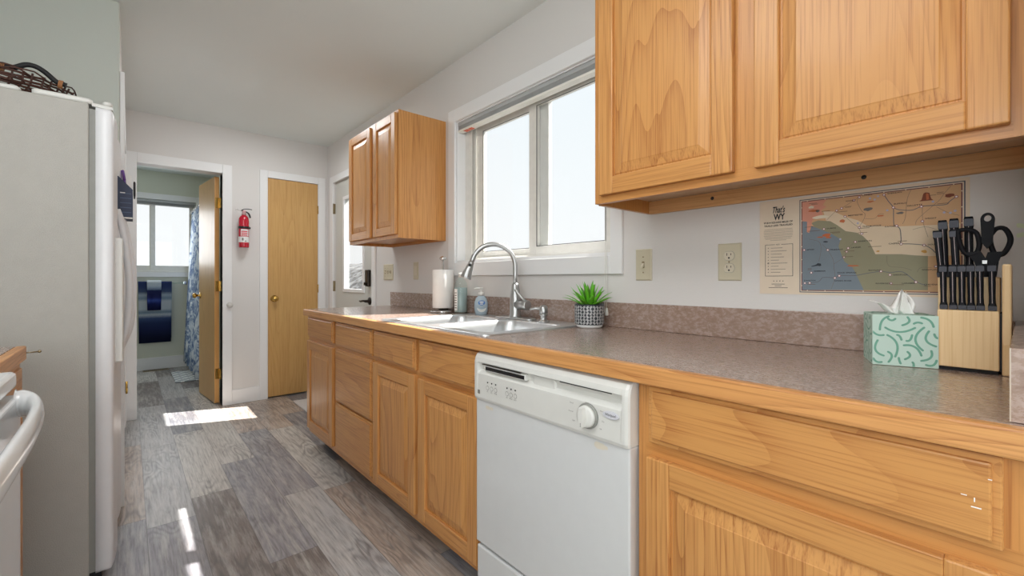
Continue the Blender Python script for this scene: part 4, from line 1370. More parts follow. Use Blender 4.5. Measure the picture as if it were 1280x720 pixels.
# knife block
kb = thing('knife_block', (1.37, 0.07, 0.9145), 'pale pine knife block on the counter full of black-handled knives', 'knife block')
m = MB()
m.box(1.3180, 1.3520, 0.032, 0.1225, 0.9225, 1.043, bevel=0.002)
part('front_tier', m, BLOCKW, kb)
part('rear_tier', MB().box(1.3525, 1.4250, 0.032, 0.1245, 0.9225, 1.112, bevel=0.002), BLOCKW, kb)
part('side_board', MB().box(1.3185, 1.4250, 0.0155, 0.0285, 0.9145, 1.138, bevel=0.003), BLOCKW, kb)
m = MB()
m.box(1.326, 1.42, 0.034, 0.12, 0.9145, 0.9224)
m.box(1.3205, 1.42, 0.0286, 0.0319, 0.9225, 1.038)
part('dark_core', m, BLACKM, kb)

GRIP = plain('black_knife_grip', (22, 22, 26), 0.5, spec=0.12)
RIVET = plain('steel_tang', (168, 152, 150), 0.45, 0.5)
def knife_parts(root, top, bot, wd, th):
    """handle along bot->top; wide in y, tang line facing the room"""
    top, bot = Vector(top), Vector(bot)
    ax = top - bot
    L = []
    for t, k, kk in ((0.0, 1.05, 1.0), (0.10, 1.12, 1.0), (0.16, 0.92, 0.9), (0.30, 0.86, 0.9), (0.55, 0.95, 1.0), (0.80, 0.95, 1.0), (0.84, 1.10, 1.05), (0.97, 1.10, 1.05), (1.0, 0.98, 0.95)):
        p = bot + ax * t
        a, b = wd / 2 * k, th / 2 * kk
        r = 0.0022
        L.append([(p.x + sx * (b - (r if q else 0)), p.y + sy * (a - (0 if q else r)), p.z) for sx, sy, q in ((1, 1, 1), (1, 1, 0), (1, -1, 0), (1, -1, 1), (-1, -1, 1), (-1, -1, 0), (-1, 1, 0), (-1, 1, 1))])
    part('handle', MB().rings(L, 0, False), GRIP, root)
    m = MB()
    for (t0, t1) in ((0.16, 0.84),):
        p, q = bot + ax * t0, bot + ax * t1
        m.rings([[(v.x - th / 2 * 0.955 - 0.0009, v.y - 0.0004, v.z), (v.x - th / 2 * 0.955 - 0.0009, v.y + 0.0004, v.z), (v.x, v.y + 0.0004, v.z), (v.x, v.y - 0.0004, v.z)] for v in (p, q)], 0, False)
    part('tang', m, RIVET, root)
    for t0, t1, nm_ in ((0.845, 0.965, 'end_cap'), (0.005, 0.10, 'bolster')):
        p, q = bot + ax * t0, bot + ax * t1
        m = MB().rings([[(v.x + sx * (th / 2 * 1.06), v.y + sy * (wd / 2 * 1.125), v.z) for sx, sy in ((1, 1), (1, -1), (-1, -1), (-1, 1))] for v in (p, q)], 0, False)
        part(nm_, m, CAPM, root)
CAPM = plain('dark_steel_cap', (58, 58, 64), 0.42, 0.5)
SK = [0.1140, 0.0993, 0.0855, 0.0724, 0.0590, 0.0422]
GK = 'steak knives in the front row of the block'
names = ['steak knife in the front row, first beside the tissue box',
         'steak knife in the front row, second from the tissue box',
         'steak knife in the front row, third from the tissue box',
         'steak knife in the front row, fourth from the tissue box',
         'steak knife in the front row, next to the one beside the side board',
         'steak knife in the front row, closest to the tall side board']
k0 = thing('steak_knife', (1.335, SK[0], 1.0425), names[0], 'knife', GK)
knife_parts(k0, (1.335, SK[0] + 0.0008, 1.139), (1.335, SK[0] - 0.0003, 1.0435), 0.0108, 0.013)
for y, nm in zip(SK[1:], names[1:]):
    dup(k0, (1.335, y, 1.0425), nm)
GL = 'larger knives in the rear of the block'
for (yt, zt, yb, x, nm) in ((0.1275, 1.217, 0.1195, 1.372, 'shorter rear knife leaning towards the tissue box, in front of a taller one'),
                            (0.1215, 1.242, 0.1160, 1.402, 'tall rear knife standing above the tissue box side of the block'),
                            (0.1010, 1.217, 0.0960, 1.372, 'shorter rear knife in the middle, its top touching the scissor loop'),
                            (0.1030, 1.244, 0.1000, 1.402, 'tall rear knife in the middle of the block'),
                            (0.0800, 1.246, 0.0780, 1.404, 'tall rear knife seen through the scissors handle loop')):
    kx = thing('kitchen_knife', (x, yb, 1.1125), nm, 'knife', GL)
    knife_parts(kx, (x, yt, zt), (x, yb, 1.1125), 0.0132, 0.016)

# kitchen shears
ks = thing('kitchen_scissors', (1.372, 0.053, 1.1125), 'black-handled kitchen scissors standing in the knife block', 'scissors')
def P3(l, x):
    return [(x, a, b) for a, b in l]
m = MB().tube(smooth_path(P3([(0.094, 1.214), (0.078, 1.215), (0.066, 1.206), (0.062, 1.182), (0.066, 1.165), (0.078, 1.160), (0.087, 1.172), (0.093, 1.196)], 1.366) + P3([(0.094, 1.214)], 1.366), 4)[:-1], 0.0046, 10, closed=True)
m.prism([(0.082, 1.166), (0.060, 1.168), (0.052, 1.150), (0.044, 1.125), (0.048, 1.1128), (0.060, 1.1128), (0.070, 1.146)], 'x', 1.362, 1.370)
part('handle', m, GRIP, ks)
m = MB().tube(smooth_path(P3([(0.047, 1.200), (0.038, 1.214), (0.026, 1.213), (0.0185, 1.195), (0.020, 1.178), (0.029, 1.160), (0.040, 1.162), (0.046, 1.182)], 1.376) + P3([(0.047, 1.200)], 1.376), 4)[:-1], 0.0046, 10, closed=True)
m.prism([(0.050, 1.165), (0.028, 1.166), (0.034, 1.146), (0.0375, 1.1128), (0.052, 1.1128), (0.054, 1.150)], 'x', 1.3702, 1.379)
part('handle', m, GRIP, ks)
m = MB()
n_ = 24
outer, inner = [], []
for i in range(n_):
    q = 2 * math.pi * i / n_
    outer.append((0.050 + 0.0105 * math.cos(q), 1.2345 + 0.0135 * math.sin(q)))
    inner.append((0.050 + 0.0055 * math.cos(q), 1.2365 + 0.0070 * math.sin(q)))
def L3(l, x):
    return [(x, a, b) for a, b in l]
m.rings([L3(outer, 1.364), L3(outer, 1.378), L3(inner, 1.378), L3(inner, 1.364)], 0, False, (False, False), loop_closed=True)
m.prism([(0.0605, 1.2345), (0.0585, 1.185), (0.051, 1.172), (0.043, 1.185), (0.0395, 1.2345), (0.044, 1.2275), (0.050, 1.2255), (0.056, 1.2275)], 'x', 1.3635, 1.3785)
part('grip_tab', m, GRIP, ks)
part('pivot', MB().box(1.3605, 1.3622, 0.050, 0.058, 1.140, 1.148, bevel=0.0006), STEEL, ks)

# ------------------------------------------------------------------ wall map
MAPR = {"coral":[[0.4308,1.3375],[0.3708,1.338],[0.3795,1.3217],[0.3708,1.3168],[0.3838,1.3068],[0.3795,1.296],[0.3871,1.2827],[0.3992,1.2852],[0.4059,1.2794],[0.4081,1.2627],[0.4137,1.2449],[0.4194,1.2479],[0.4187,1.2781],[0.4308,1.2806]],"blue":[[0.4308,1.2806],[0.4187,1.2781],[0.4194,1.2479],[0.4137,1.2449],[0.4081,1.2653],[0.3634,1.2408],[0.3372,1.2212],[0.3424,1.2015],[0.3341,1.1735],[0.329,1.1584],[0.3098,1.1406],[0.298,1.111],[0.2853,1.0783],[0.4324,1.0756]],"green":[[0.4081,1.2731],[0.3915,1.2793],[0.3612,1.2737],[0.3465,1.2621],[0.3259,1.2428],[0.2999,1.2358],[0.2863,1.225],[0.2729,1.2071],[0.2615,1.1778],[0.2606,1.1753],[0.2081,1.1731],[0.184,1.1693],[0.1573,1.1664],[0.1573,1.0806],[0.2882,1.0782]],"cream":[[0.3784,1.3036],[0.3528,1.3006],[0.3259,1.2826],[0.298,1.2698],[0.2786,1.2534],[0.2225,1.246],[0.1416,1.2429],[0.1003,1.2436],[0.1003,1.166],[0.2625,1.166],[0.29,1.21],[0.33,1.235],[0.37,1.27]],"roadI25":[[0.2425,1.3326],[0.2338,1.3139],[0.2242,1.2965],[0.2233,1.2729],[0.2223,1.2505],[0.2167,1.2463],[0.2101,1.2371],[0.2082,1.21],[0.2081,1.2007],[0.1874,1.1983],[0.1639,1.1935],[0.1508,1.1839],[0.1444,1.1747]],"roadI90":[[0.2242,1.2965],[0.2129,1.289],[0.1872,1.2847],[0.1693,1.2921],[0.1484,1.2919],[0.1248,1.2912],[0.1181,1.2984],[0.1067,1.3083]],"roadI80":[[0.4251,1.0968],[0.3915,1.1009],[0.3784,1.1138],[0.3507,1.1124],[0.3403,1.1186],[0.3059,1.1184],[0.2786,1.1242],[0.2485,1.1298],[0.2485,1.1298],[0.2294,1.126],[0.2046,1.1269],[0.1789,1.1017],[0.1606,1.0928]],"r1":[[0.3476,1.3025],[0.3351,1.3073],[0.3069,1.326],[0.295,1.3329]],"r2":[[0.295,1.3329],[0.2999,1.3214],[0.2902,1.2958],[0.2824,1.2852],[0.2863,1.2686],[0.295,1.25],[0.2902,1.2325]],"r3":[[0.3708,1.2772],[0.3476,1.3025]],"r4":[[0.4148,1.2266],[0.3893,1.2171],[0.3838,1.1936],[0.3893,1.1603]],"r5":[[0.3805,1.2088],[0.3676,1.1915],[0.3549,1.1643],[0.3528,1.1415],[0.3507,1.1124],[0.3591,1.0807]],"r6":[[0.3039,1.2116],[0.3199,1.1953],[0.3239,1.1855],[0.33,1.1696],[0.3528,1.1516]],"r7":[[0.327,1.2839],[0.3079,1.261],[0.295,1.25]],"r8":[[0.189,1.3369],[0.1963,1.3137],[0.1999,1.2679],[0.2055,1.2514]],"r9":[[0.1675,1.2919],[0.1666,1.2548],[0.157,1.2136]],"r10":[[0.1416,1.2875],[0.1214,1.2711],[0.1019,1.262]],"r11":[[0.2366,1.1696],[0.233,1.1437],[0.2046,1.1384],[0.1874,1.1312]],"r12":[[0.1853,1.235],[0.1623,1.2401],[0.1416,1.2312]],"r13":[[0.1165,1.335],[0.1281,1.3183],[0.1365,1.3032],[0.1484,1.2907],[0.1764,1.2606],[0.18,1.2477]],"r14":[[0.2824,1.2731],[0.2634,1.2711],[0.2522,1.2818],[0.243,1.2808]],"r15":[[0.1772,1.1265],[0.1705,1.1377],[0.1508,1.1373]]}
MAPT = {"CODY":[[0.3351,1.3073],[0.327,1.3095]],"POWELL":[[0.3069,1.326],[0.3249,1.3259]],"LOVELL":[[0.295,1.3329],[0.2882,1.3363]],"MEETEETSE":[[0.327,1.2834],[0.3199,1.2851]],"DUBOIS":[[0.3769,1.2529],[0.3698,1.2536]],"THERMOPOLIS":[[0.295,1.2495],[0.2882,1.2518]],"6":[[0.3465,1.3024],None],"7":[[0.2896,1.2325],None],"RIVERTON":[[0.3039,1.2111],[0.297,1.2123]],"LANDER":[[0.3199,1.1948],[0.3128,1.1961]],"10":[[0.3235,1.1855],None],"11":[[0.3294,1.1701],None],"PINEDALE":[[0.3676,1.192],[0.3612,1.1924]],"AFTON":[[0.4262,1.1949],[0.4194,1.1954]],"KEMMERER":[[0.4081,1.1275],[0.4014,1.1321]],"EVANSTON":[[0.4244,1.0968],[0.4262,1.1047]],"16":[[0.4121,1.0974],None],"ROCKSPRINGS":[[0.3403,1.1179],[0.3444,1.1267]],"GREENRIVER":[[0.3507,1.1119],[0.3517,1.1041]],"RAWLINS":[[0.2489,1.1294],[0.2748,1.1326]],"SHERIDAN":[[0.2425,1.3318],[0.2357,1.3341]],"BUFFALO":[[0.2238,1.296],[0.2223,1.3049]],"GILLETTE":[[0.1693,1.2916],[0.1963,1.2967]],"WRIGHT":[[0.1675,1.2544],[0.1631,1.2604]],"KAYCEE":[[0.217,1.2475],[0.2405,1.2472]],"25":[[0.1067,1.3079],None],"CASPER":[[0.2081,1.1996],[0.233,1.2018]],"DOUGLAS":[[0.1642,1.1936],[0.1573,1.1949]],"SARATOGA":[[0.2303,1.1197],[0.224,1.1197]],"RIVERSIDE":[[0.2288,1.0973],[0.2597,1.0971]],"LARAMIE":[[0.1797,1.101],[0.2063,1.0981]],"WHEATLAND":[[0.1428,1.1398],[0.1689,1.132]],"CHEYENNE":[[0.1285,1.0844],[0.1639,1.095]]}

MX = W - 0.0012
mp_ = thing('wall_map', (MX, 0.317, 1.064), 'illustrated road map poster headed WY on the wall under the large cabinet', 'poster')
def ink(name, c):
    return plain(name, c, 0.75, var=0.02)
CREAM = ink('cream_poster_paper', (226, 210, 189))
part('sheet', MB().box(MX - 0.0004, MX + 0.0008, 0.084, 0.549, 1.063, 1.3525), CREAM, mp_)
def flat(mb, poly, lay, mi):
    mb.face([(MX - 0.0005 - lay * 0.00012, y, z) for y, z in poly], mi)
def line(mb, pts, wd, lay, mi):
    x = MX - 0.0005 - lay * 0.00012
    for (a, b), (c, d) in zip(pts[:-1], pts[1:]):
        L = math.hypot(c - a, d - b)
        if L < 1e-6:
            continue
        ny, nz = -(d - b) / L * wd / 2, (c - a) / L * wd / 2
        ey, ez = (c - a) / L * wd * 0.3, (d - b) / L * wd * 0.3
        mb.face([(x, a - ey + ny, b - ez + nz), (x, c + ey + ny, d + ez + nz), (x, c + ey - ny, d + ez - nz), (x, a - ey - ny, b - ez - nz)], mi)
def disc(mb, y, z, r, lay, mi, n=14):
    flat(mb, [(y + r * math.cos(6.2832 * i / n), z + r * math.sin(6.2832 * i / n)) for i in range(n)], lay, mi)
mats = [ink('tan_map_land', (208, 168, 128)), ink('cream_map_land', (220, 200, 172)), ink('olive_map_land', (148, 144, 118)), ink('slate_blue_map_land', (124, 136, 146)), ink('coral_map_land', (214, 150, 128)),
        ink('map_border_slate', (72, 88, 104)), ink('map_border_maroon', (120, 78, 82)), CREAM]
m = MB()
a0, a1, b0, b1 = 0.0915, 0.4385, 1.0695, 1.3445
m.box(MX - 0.0006, MX - 0.0004, a0, a1, b0, b1, 5)
def fr_(i, lay, mi):
    flat(m, [(a0 + i, b0 + i), (a0 + i, b1 - i), (a1 - i, b1 - i), (a1 - i, b0 + i)], lay, mi)
fr_(0.0022, 2, 7)
fr_(0.0048, 3, 6)
fr_(0.0072, 4, 0)
def clampp(p):
    return [(min(max(y, a0 + 0.0073), a1 - 0.0073), min(max(z, b0 + 0.0073), b1 - 0.0073)) for y, z in p]
for k, mi, lay in (('cream', 1, 5), ('green', 2, 6), ('blue', 3, 7), ('coral', 4, 8)):
    flat(m, clampp(MAPR[k]), lay, mi)
for i in range(8):
    for z in (b0 + 0.006, b1 - 0.006):
        disc(m, a0 + 0.02 + i * 0.0438, z, 0.0016, 9, 7, 4)
for i in range(7):
    for y in (a0 + 0.006, a1 - 0.006):
        disc(m, y, b0 + 0.02 + i * 0.0385, 0.0016, 9, 7, 4)
part('map_print', m, mats, mp_)
m = MB()
for k, v in MAPR.items():
    if k[0] == 'r':
        big = k.startswith('road')
        line(m, smooth_path([(y, z, 0) for y, z in v], 4) and [(p[0], p[1]) for p in smooth_path([(y, z, 0) for y, z in v], 4)], 0.0017 if big else 0.0007, 10, 0 if big else 1)
part('road_lines', m, [ink('road_grey', (110, 112, 118)), ink('thin_road_brown', (120, 108, 96))], mp_)
m = MB()
for k, (p, lab) in MAPT.items():
    disc(m, p[0], p[1], 0.0034, 11, 0)
    disc(m, p[0], p[1], 0.0021, 12, 1)
for y, z in ((0.272, 1.3265), (0.262, 1.322), (0.255, 1.330), (0.2985, 1.262), (0.236, 1.290), (0.128, 1.272), (0.117, 1.270), (0.109, 1.274), (0.148, 1.3015), (0.338, 1.221)):
    disc(m, y, z, 0.0026, 11, 2)
part('town_markers', m, [ink('marker_maroon', (150, 84, 104)), ink('marker_white', (238, 232, 226)), ink('marker_lilac', (176, 176, 200))], mp_)
TX = MX - 0.0005 - 13 * 0.00012
m = MB()
names_ = {'ROCKSPRINGS': 'ROCK SPRINGS', 'GREENRIVER': 'GREEN RIVER'}
for k, (p, lab) in MAPT.items():
    if lab:
        s_ = names_.get(k, k)
        m.text(s_, lab[0], lab[1] - 0.0018, 0.0036, TX, width=0.0036 * len(s_), mi=0, bold=0.012)
m.text("That's", 0.5105, 1.3135, 0.0195, TX, width=0.034, mi=0, shear=0.35, bold=0.02)
m.text('WY', 0.5085, 1.2920, 0.0185, TX, width=0.0315, mi=0, bold=0.03)
m.text('97,814 SQUARE MILES OF', 0.4960, 1.2815, 0.0052, TX, width=0.080, mi=0, center=True, bold=0.02)
m.text('TRAILS LESS TRAVELED', 0.4960, 1.2720, 0.0052, TX, width=0.079, mi=0, center=True, bold=0.02)
for i, wd in enumerate((0.078, 0.080, 0.082, 0.080, 0.081, 0.078, 0.072, 0.045)):
    m.box(TX, TX + 0.0001, 0.496 - wd / 2, 0.496 + wd / 2, 1.262 - i * 0.0048, 1.2629 - i * 0.0048, 1)
line(m, [(0.532, 1.2155), (0.505, 1.2155)], 0.0011, 13, 0)
line(m, [(0.487, 1.2155), (0.456, 1.2155)], 0.0011, 13, 0)
line(m, [(0.456, 1.2155), (0.456, 1.1185), (0.532, 1.1185), (0.532, 1.2155)], 0.0011, 13, 0)
m.text('KEY', 0.496, 1.2135, 0.0042, TX, width=0.011, mi=0, center=True)
for i, wd in enumerate((0.032, 0.043, 0.030, 0.036, 0.022, 0.045, 0.021, 0.040, 0.026)):
    z = 1.205 - i * 0.0094
    line(m, [(0.516, z), (0.516 - wd, z)], 0.0014, 13, 1)
    disc(m, 0.5235, z, 0.0028 if i == 5 else 0.0016, 13, 0 if i in (7,) else 1, 10)
for i in range(4):
    disc(m, 0.508 - i * 0.0085, 1.103, 0.0014, 13, 0, 8)
for wd, z in ((0.036, 1.0935), (0.018, 1.088), (0.052, 1.0825)):
    line(m, [(0.496 + wd / 2, z), (0.496 - wd / 2, z)], 0.0013, 13, 0)
for y, z, wd in ((0.404, 1.330, 0.020), (0.400, 1.327, 0.016), (0.413, 1.262, 0.022), (0.402, 1.2495, 0.03), (0.335, 1.298, 0.026), (0.372, 1.304, 0.020), (0.285, 1.2475, 0.024), (0.288, 1.2355, 0.020), (0.318, 1.1865, 0.024), (0.322, 1.171, 0.026), (0.135, 1.3225, 0.012),
                 (0.135, 1.319, 0.012), (0.150, 1.3175, 0.014), (0.130, 1.2945, 0.020), (0.206, 1.207, 0.018), (0.262, 1.196, 0.028), (0.158, 1.0905, 0.012), (0.215, 1.094, 0.024), (0.412, 1.1395, 0.009), (0.412, 1.136, 0.010), (0.408, 1.0935, 0.02), (0.350, 1.242, 0.022), (0.348, 1.2395, 0.018)):
    line(m, [(y + wd / 2, z), (y - wd / 2, z)], 0.0011, 13, 2)
part('lettering', m, [INK, ink('soft_grey_ink', (150, 140, 128)), ink('brown_ink', (110, 88, 72))], mp_)
m = MB()
flat(m, [(0.1735, 1.3050), (0.1690, 1.3085), (0.1668, 1.3185), (0.1655, 1.3240), (0.1622, 1.3262), (0.1590, 1.3258), (0.1545, 1.3240), (0.1528, 1.3160), (0.1510, 1.3090), (0.1470, 1.3050)], 14, 0)
flat(m, [(0.1600, 1.3070), (0.1608, 1.3190), (0.1600, 1.3240), (0.1560, 1.3215), (0.1550, 1.3080)], 15, 1)
flat(m, [(0.408, 1.1465), (0.396, 1.1510), (0.3915, 1.1552), (0.3845, 1.1535), (0.3832, 1.1480), (0.387, 1.1462), (0.3915, 1.1475), (0.407, 1.1450)], 14, 2)
def blob(y, z, wy, wz, mi, seed):
    rr = random.Random(seed)
    flat(m, [(y + wy * math.cos(q) * (0.75 + 0.4 * rr.random()), z + wz * math.sin(q) * (0.7 + 0.5 * rr.random())) for q in [6.2832 * i / 12 for i in range(12)]], 14, mi)
for i, (y, z, wy, wz, mi) in enumerate(((0.370, 1.2350, 0.010, 0.005, 1), (0.366, 1.2275, 0.007, 0.0025, 1), (0.386, 1.2300, 0.008, 0.0018, 1), (0.404, 1.3085, 0.013, 0.0035, 1), (0.408, 1.3195, 0.008, 0.004, 4), (0.392, 1.3065, 0.005, 0.004, 3), (0.385, 1.2880, 0.020, 0.005, 4),
                 (0.333, 1.2715, 0.007, 0.005, 1), (0.276, 1.298, 0.012, 0.005, 3), (0.271, 1.3175, 0.008, 0.002, 1), (0.310, 1.1455, 0.013, 0.0022, 1), (0.164, 1.178, 0.006, 0.004, 5), (0.255, 1.183, 0.004, 0.002, 5), (0.118, 1.313, 0.009, 0.005, 0), (0.250, 1.277, 0.008, 0.002, 1), (0.210, 1.280, 0.008, 0.003, 3), (0.373, 1.216, 0.006, 0.002, 2))):
    blob(y, z, wy, wz, mi, i)
part('illustrations', m, [ink('butte_brown', (134, 76, 56)), ink('rust_orange', (196, 110, 70)), ink('bison_dark', (58, 64, 74)), ink('mountain_grey', (120, 116, 112)), ink('geyser_white', (224, 212, 190)), ink('ochre', (204, 156, 84))], mp_)

# ------------------------------------------------------------------ switch plates and outlet
def plate(mb, y0, y1, z0, z1):
    mb.rings([[(W - d, y, z) for y, z in ((y0 + i, z0 + i), (y1 - i, z0 + i), (y1 - i, z1 - i), (y0 + i, z1 - i))] for d, i in ((0.0002, 0), (0.0035, 0.0005), (0.0062, 0.004))], 0, False)
def screws(parent, yz, mat=None):
    for y, z in yz:
        part('screw', MB().lathe([(0.0028, 0), (0.0028, -0.0008), (0.001, -0.0012), (0, -0.0012)], (W - 0.0061, y, z), 12, axis='x'), HINGEM, parent)
o1 = thing('outlet', (W, 0.642, 1.165), 'ivory double outlet on the wall between the map and the light switch', 'outlet')
m = MB()
plate(m, 0.604, 0.680, 1.104, 1.228)
pl0 = part('cover_plate', m, IVORY, o1)
screws(pl0, [(0.642, 1.166)])
for zc in (1.166 + 0.0205, 1.166 - 0.0205):
    m = MB()
    pts = []
    for i in range(28):
        q = 2 * math.pi * i / 28
        pts.append((0.642 + 0.0172 * math.cos(q), zc + max(-0.0142, min(0.0142, 0.0172 * math.sin(q)))))
    m.prism([(0.642 + (a - 0.642) * 1.05, zc + (b - zc) * 1.06) for a, b in pts], 'x', W - 0.0065, W - 0.006, 1)
    m.prism(pts, 'x', W - 0.0082, W - 0.006, 0)
    rc = part('receptacle', m, [IVORYD, GASKET], o1)
    m = MB()
    m.box(W - 0.0085, W - 0.008, 0.6475, 0.6495, zc + 0.0005, zc + 0.009)
    m.box(W - 0.0085, W - 0.008, 0.6345, 0.6365, zc + 0.0015, zc + 0.008)
    m.prism([(0.642 + 0.003 * math.cos(q), zc - 0.007 + 0.003 * math.sin(q)) for q in [2 * math.pi * i / 14 for i in range(14)]], 'x', W - 0.0085, W - 0.008)
    part('slots', m, BLACKM, rc)
s1_ = thing('light_switch', (W, 0.968, 1.165), 'ivory single toggle switch plate just beyond the sink window', 'light switch')
m = MB()
plate(m, 0.932, 1.003, 1.104, 1.226)
pl0 = part('cover_plate', m, IVORY, s1_)
screws(pl0, [(0.968, 1.195), (0.968, 1.135)])
m = MB().box(W - 0.0068, W - 0.006, 0.9625, 0.9735, 1.152, 1.178, 1)
m.prism([(W - 0.0065, 1.158), (W - 0.0065, 1.172), (W - 0.017, 1.160), (W - 0.0165, 1.153)], 'y', 0.9635, 0.9725, 0)
part('toggle', m, [IVORYD, HINGEM], s1_)
s2_ = thing('light_switch', (W, 2.778, 1.17), 'narrow ivory switch plate on the wall beside the paper towels', 'light switch')
m = MB()
plate(m, 2.745, 2.812, 1.108, 1.230)
pl0 = part('cover_plate', m, IVORY, s2_)
m = MB().box(W - 0.0085, W - 0.006, 2.762, 2.795, 1.136, 1.202, bevel=0.001)
part('rocker', m, IVORYD, s2_)
s3_ = thing('light_switch', (W, 3.214, 1.165), 'wide ivory three-toggle switch plate beside the outside door', 'light switch')
m = MB()
plate(m, 3.133, 3.295, 1.104, 1.226)
pl0 = part('cover_plate', m, IVORY, s3_)
for yc_ in (3.168, 3.214, 3.260):
    m = MB().box(W - 0.0068, W - 0.006, yc_ - 0.0055, yc_ + 0.0055, 1.152, 1.178, 1)
    m.prism([(W - 0.0065, 1.158), (W - 0.0065, 1.172), (W - 0.017, 1.177), (W - 0.0165, 1.170)], 'y', yc_ - 0.0045, yc_ + 0.0045, 0)
    part('toggle', m, [IVORYD, HINGEM], s3_)
    screws(pl0, [(yc_, 1.195), (yc_, 1.135)])

# pale strokes stuck on the wall by the knife block
DEC = plain('pale_green_sticker', (218, 226, 196), 0.5)
for zc, lab in ((1.2325, 'upper pale green sticker stroke on the wall above the knife block'), (1.2035, 'lower pale green sticker stroke on the wall above the knife block')):
    sgn = -1 if zc > 1.22 else 1
    P = [(0.0095, zc - sgn * -0.003), (-0.018, zc + sgn * 0.009)]
    m = MB().prism([(P[0][0], P[0][1] - 0.005), (P[0][0] + 0.002, P[0][1]), (P[0][0], P[0][1] + 0.005), (P[1][0], P[1][1] + 0.005), (P[1][0] - 0.002, P[1][1]), (P[1][0], P[1][1] - 0.005)], 'x', W - 0.0012, W - 0.0002)
    solid('wall_sticker', m, DEC, lab, 'sticker', 'pale wall stickers', loc=(W, 0, zc))

# ------------------------------------------------------------------ window blinds
bd = thing('window_blind', (1.535, 1.70, 2.06), 'raised mini blind, toned grey as if backlit, at the top of the kitchen window', 'blind')
part('headrail', MB().box(1.518, 1.556, 1.128, 2.265, 2.040, 2.062, bevel=0.003), SHADEB, bd)
m = MB()
for i in range(9):
    m.box(1.520, 1.553, 1.130, 2.263, 2.0185 + i * 0.0024, 2.0200 + i * 0.0024)
part('slat_stack', m, SHADEB, bd)
br = part('bottom_rail', MB().box(1.518, 1.556, 1.129, 2.264, 2.005, 2.018, bevel=0.002), WHITEB, bd)
m = MB()
for k in range(2):
    for j in range(2):
        m.box(1.522 + k * 0.015, 1.534 + k * 0.015, 2.130 + j * 0.045, 2.170 + j * 0.045, 2.0044, 2.0049)
part('warning_label', m, ORANGE, br)
cp = smooth_path([(1.512, 1.137, 2.045), (1.494, 1.137, 2.02), (1.489, 1.137, 1.8), (1.4885, 1.136, 1.32), (1.4885, 1.137, 1.0)], 5)
part('pull_cord', MB().tube(cp, 0.0014, 6).tube([(p[0] - 0.001, p[1] - 0.010 * min(1, (2.045 - p[2]) * 6), p[2] - 0.012) for p in cp], 0.0012, 6), VINYL, bd)
m = MB().lathe([(0.002, 0.0), (0.004, -0.004), (0.0075, -0.022), (0.0075, -0.032), (0, -0.033)], (1.4845, 1.139, 1.004), 14)
m.lathe([(0.002, 0.0), (0.004, -0.004), (0.0075, -0.022), (0.0075, -0.032), (0, -0.033)], (1.4845, 1.124, 0.992), 14)
part('cord_tassel', m, VINYL, bd)
bb = thing('window_blind', (0.1, 7.04, 2.09), 'raised mini blind, toned grey as if backlit, at the top of the bathroom window', 'blind')
m = MB().box(-0.41, 0.645, 7.034, 7.060, 2.068, 2.098, bevel=0.003)
part('headrail', m, SHADEB, bb)
m = MB()
for i in range(8):
    m.box(-0.405, 0.640, 7.035, 7.059, 2.036 + i * 0.004, 2.0378 + i * 0.004)
part('slat_stack', m, SHADEB, bb)

# ------------------------------------------------------------------ fire extinguisher
ec = (0.770, YB - 0.062, 1.393)
ex = thing('fire_extinguisher', ec, 'red fire extinguisher hung on the far wall between bathroom and closet door', 'fire extinguisher')
part('cylinder', MB().lathe([(0.036, 0.0), (0.0395, 0.004), (0.0405, 0.012), (0.0405, 0.235), (0.038, 0.258), (0.029, 0.276), (0.018, 0.286), (0.016, 0.292)], ec, 40), RED, ex)
m = MB().lathe([(0.018, 0.288), (0.018, 0.300), (0.013, 0.304), (0.013, 0.325), (0.010, 0.327)], ec, 20)
m.box(ec[0] - 0.012, ec[0] + 0.016, ec[1] - 0.012, ec[1] + 0.012, 1.393 + 0.305, 1.393 + 0.330, bevel=0.004)
part('valve', m, plain('pinkish_metal', (190, 150, 150), 0.35, 0.6), ex)
m = MB()
m.tube(smooth_path([(ec[0] - 0.018, ec[1] - 0.004, 1.7215), (ec[0], ec[1] - 0.004, 1.733), (ec[0] + 0.03, ec[1] - 0.006, 1.738), (ec[0] + 0.062, ec[1] - 0.008, 1.735)], 5), 0.006, 8, flat=((0, 0, 1), 0.6))
part('squeeze_handle', m, BLACK, ex)
m = MB().tube(smooth_path([(ec[0] + 0.014, ec[1], 1.712), (ec[0] + 0.034, ec[1] - 0.006, 1.700), (ec[0] + 0.044, ec[1] - 0.008, 1.680), (ec[0] + 0.048, ec[1] - 0.008, 1.660)], 5), 0.007, 10)
part('nozzle', m, BLACK, ex)
m = MB().tube([(ec[0] - 0.01, ec[1] - 0.006, 1.716), (ec[0] - 0.055, ec[1] - 0.008, 1.722)], 0.002, 8)
m.tube([(ec[0] - 0.055 + 0.009 * math.cos(q), ec[1] - 0.008, 1.722 + 0.009 * math.sin(q)) for q in [2 * math.pi * i / 16 for i in range(16)]], 0.0014, 6, closed=True)
part('pull_pin', m, CHROME, ex)
m = MB().lathe([(0.0408, 0.166), (0.0432, 0.166), (0.0432, 0.186), (0.0408, 0.186)], ec, 36, cap=(False, False))
m.box(ec[0] - 0.018, ec[0] + 0.018, ec[1] + 0.040, YB - 0.0005, 1.393 + 0.150, 1.393 + 0.20)
m.box(ec[0] + 0.040, ec[0] + 0.052, ec[1] - 0.008, ec[1] + 0.004, 1.393 + 0.168, 1.393 + 0.184, bevel=0.002)
part('strap_bracket', m, BLACK, ex)
LW = plain('white_label', (232, 232, 232), 0.45)
LR = plain('red_label_print', (216, 70, 80), 0.45)
m = MB()
cyl_patch(m, ec, 0.0407, 150, 390, 0.045, 0.095, 0, 24)
cyl_patch(m, ec, 0.0407, 225, 345, 0.100, 0.160, 0, 16)
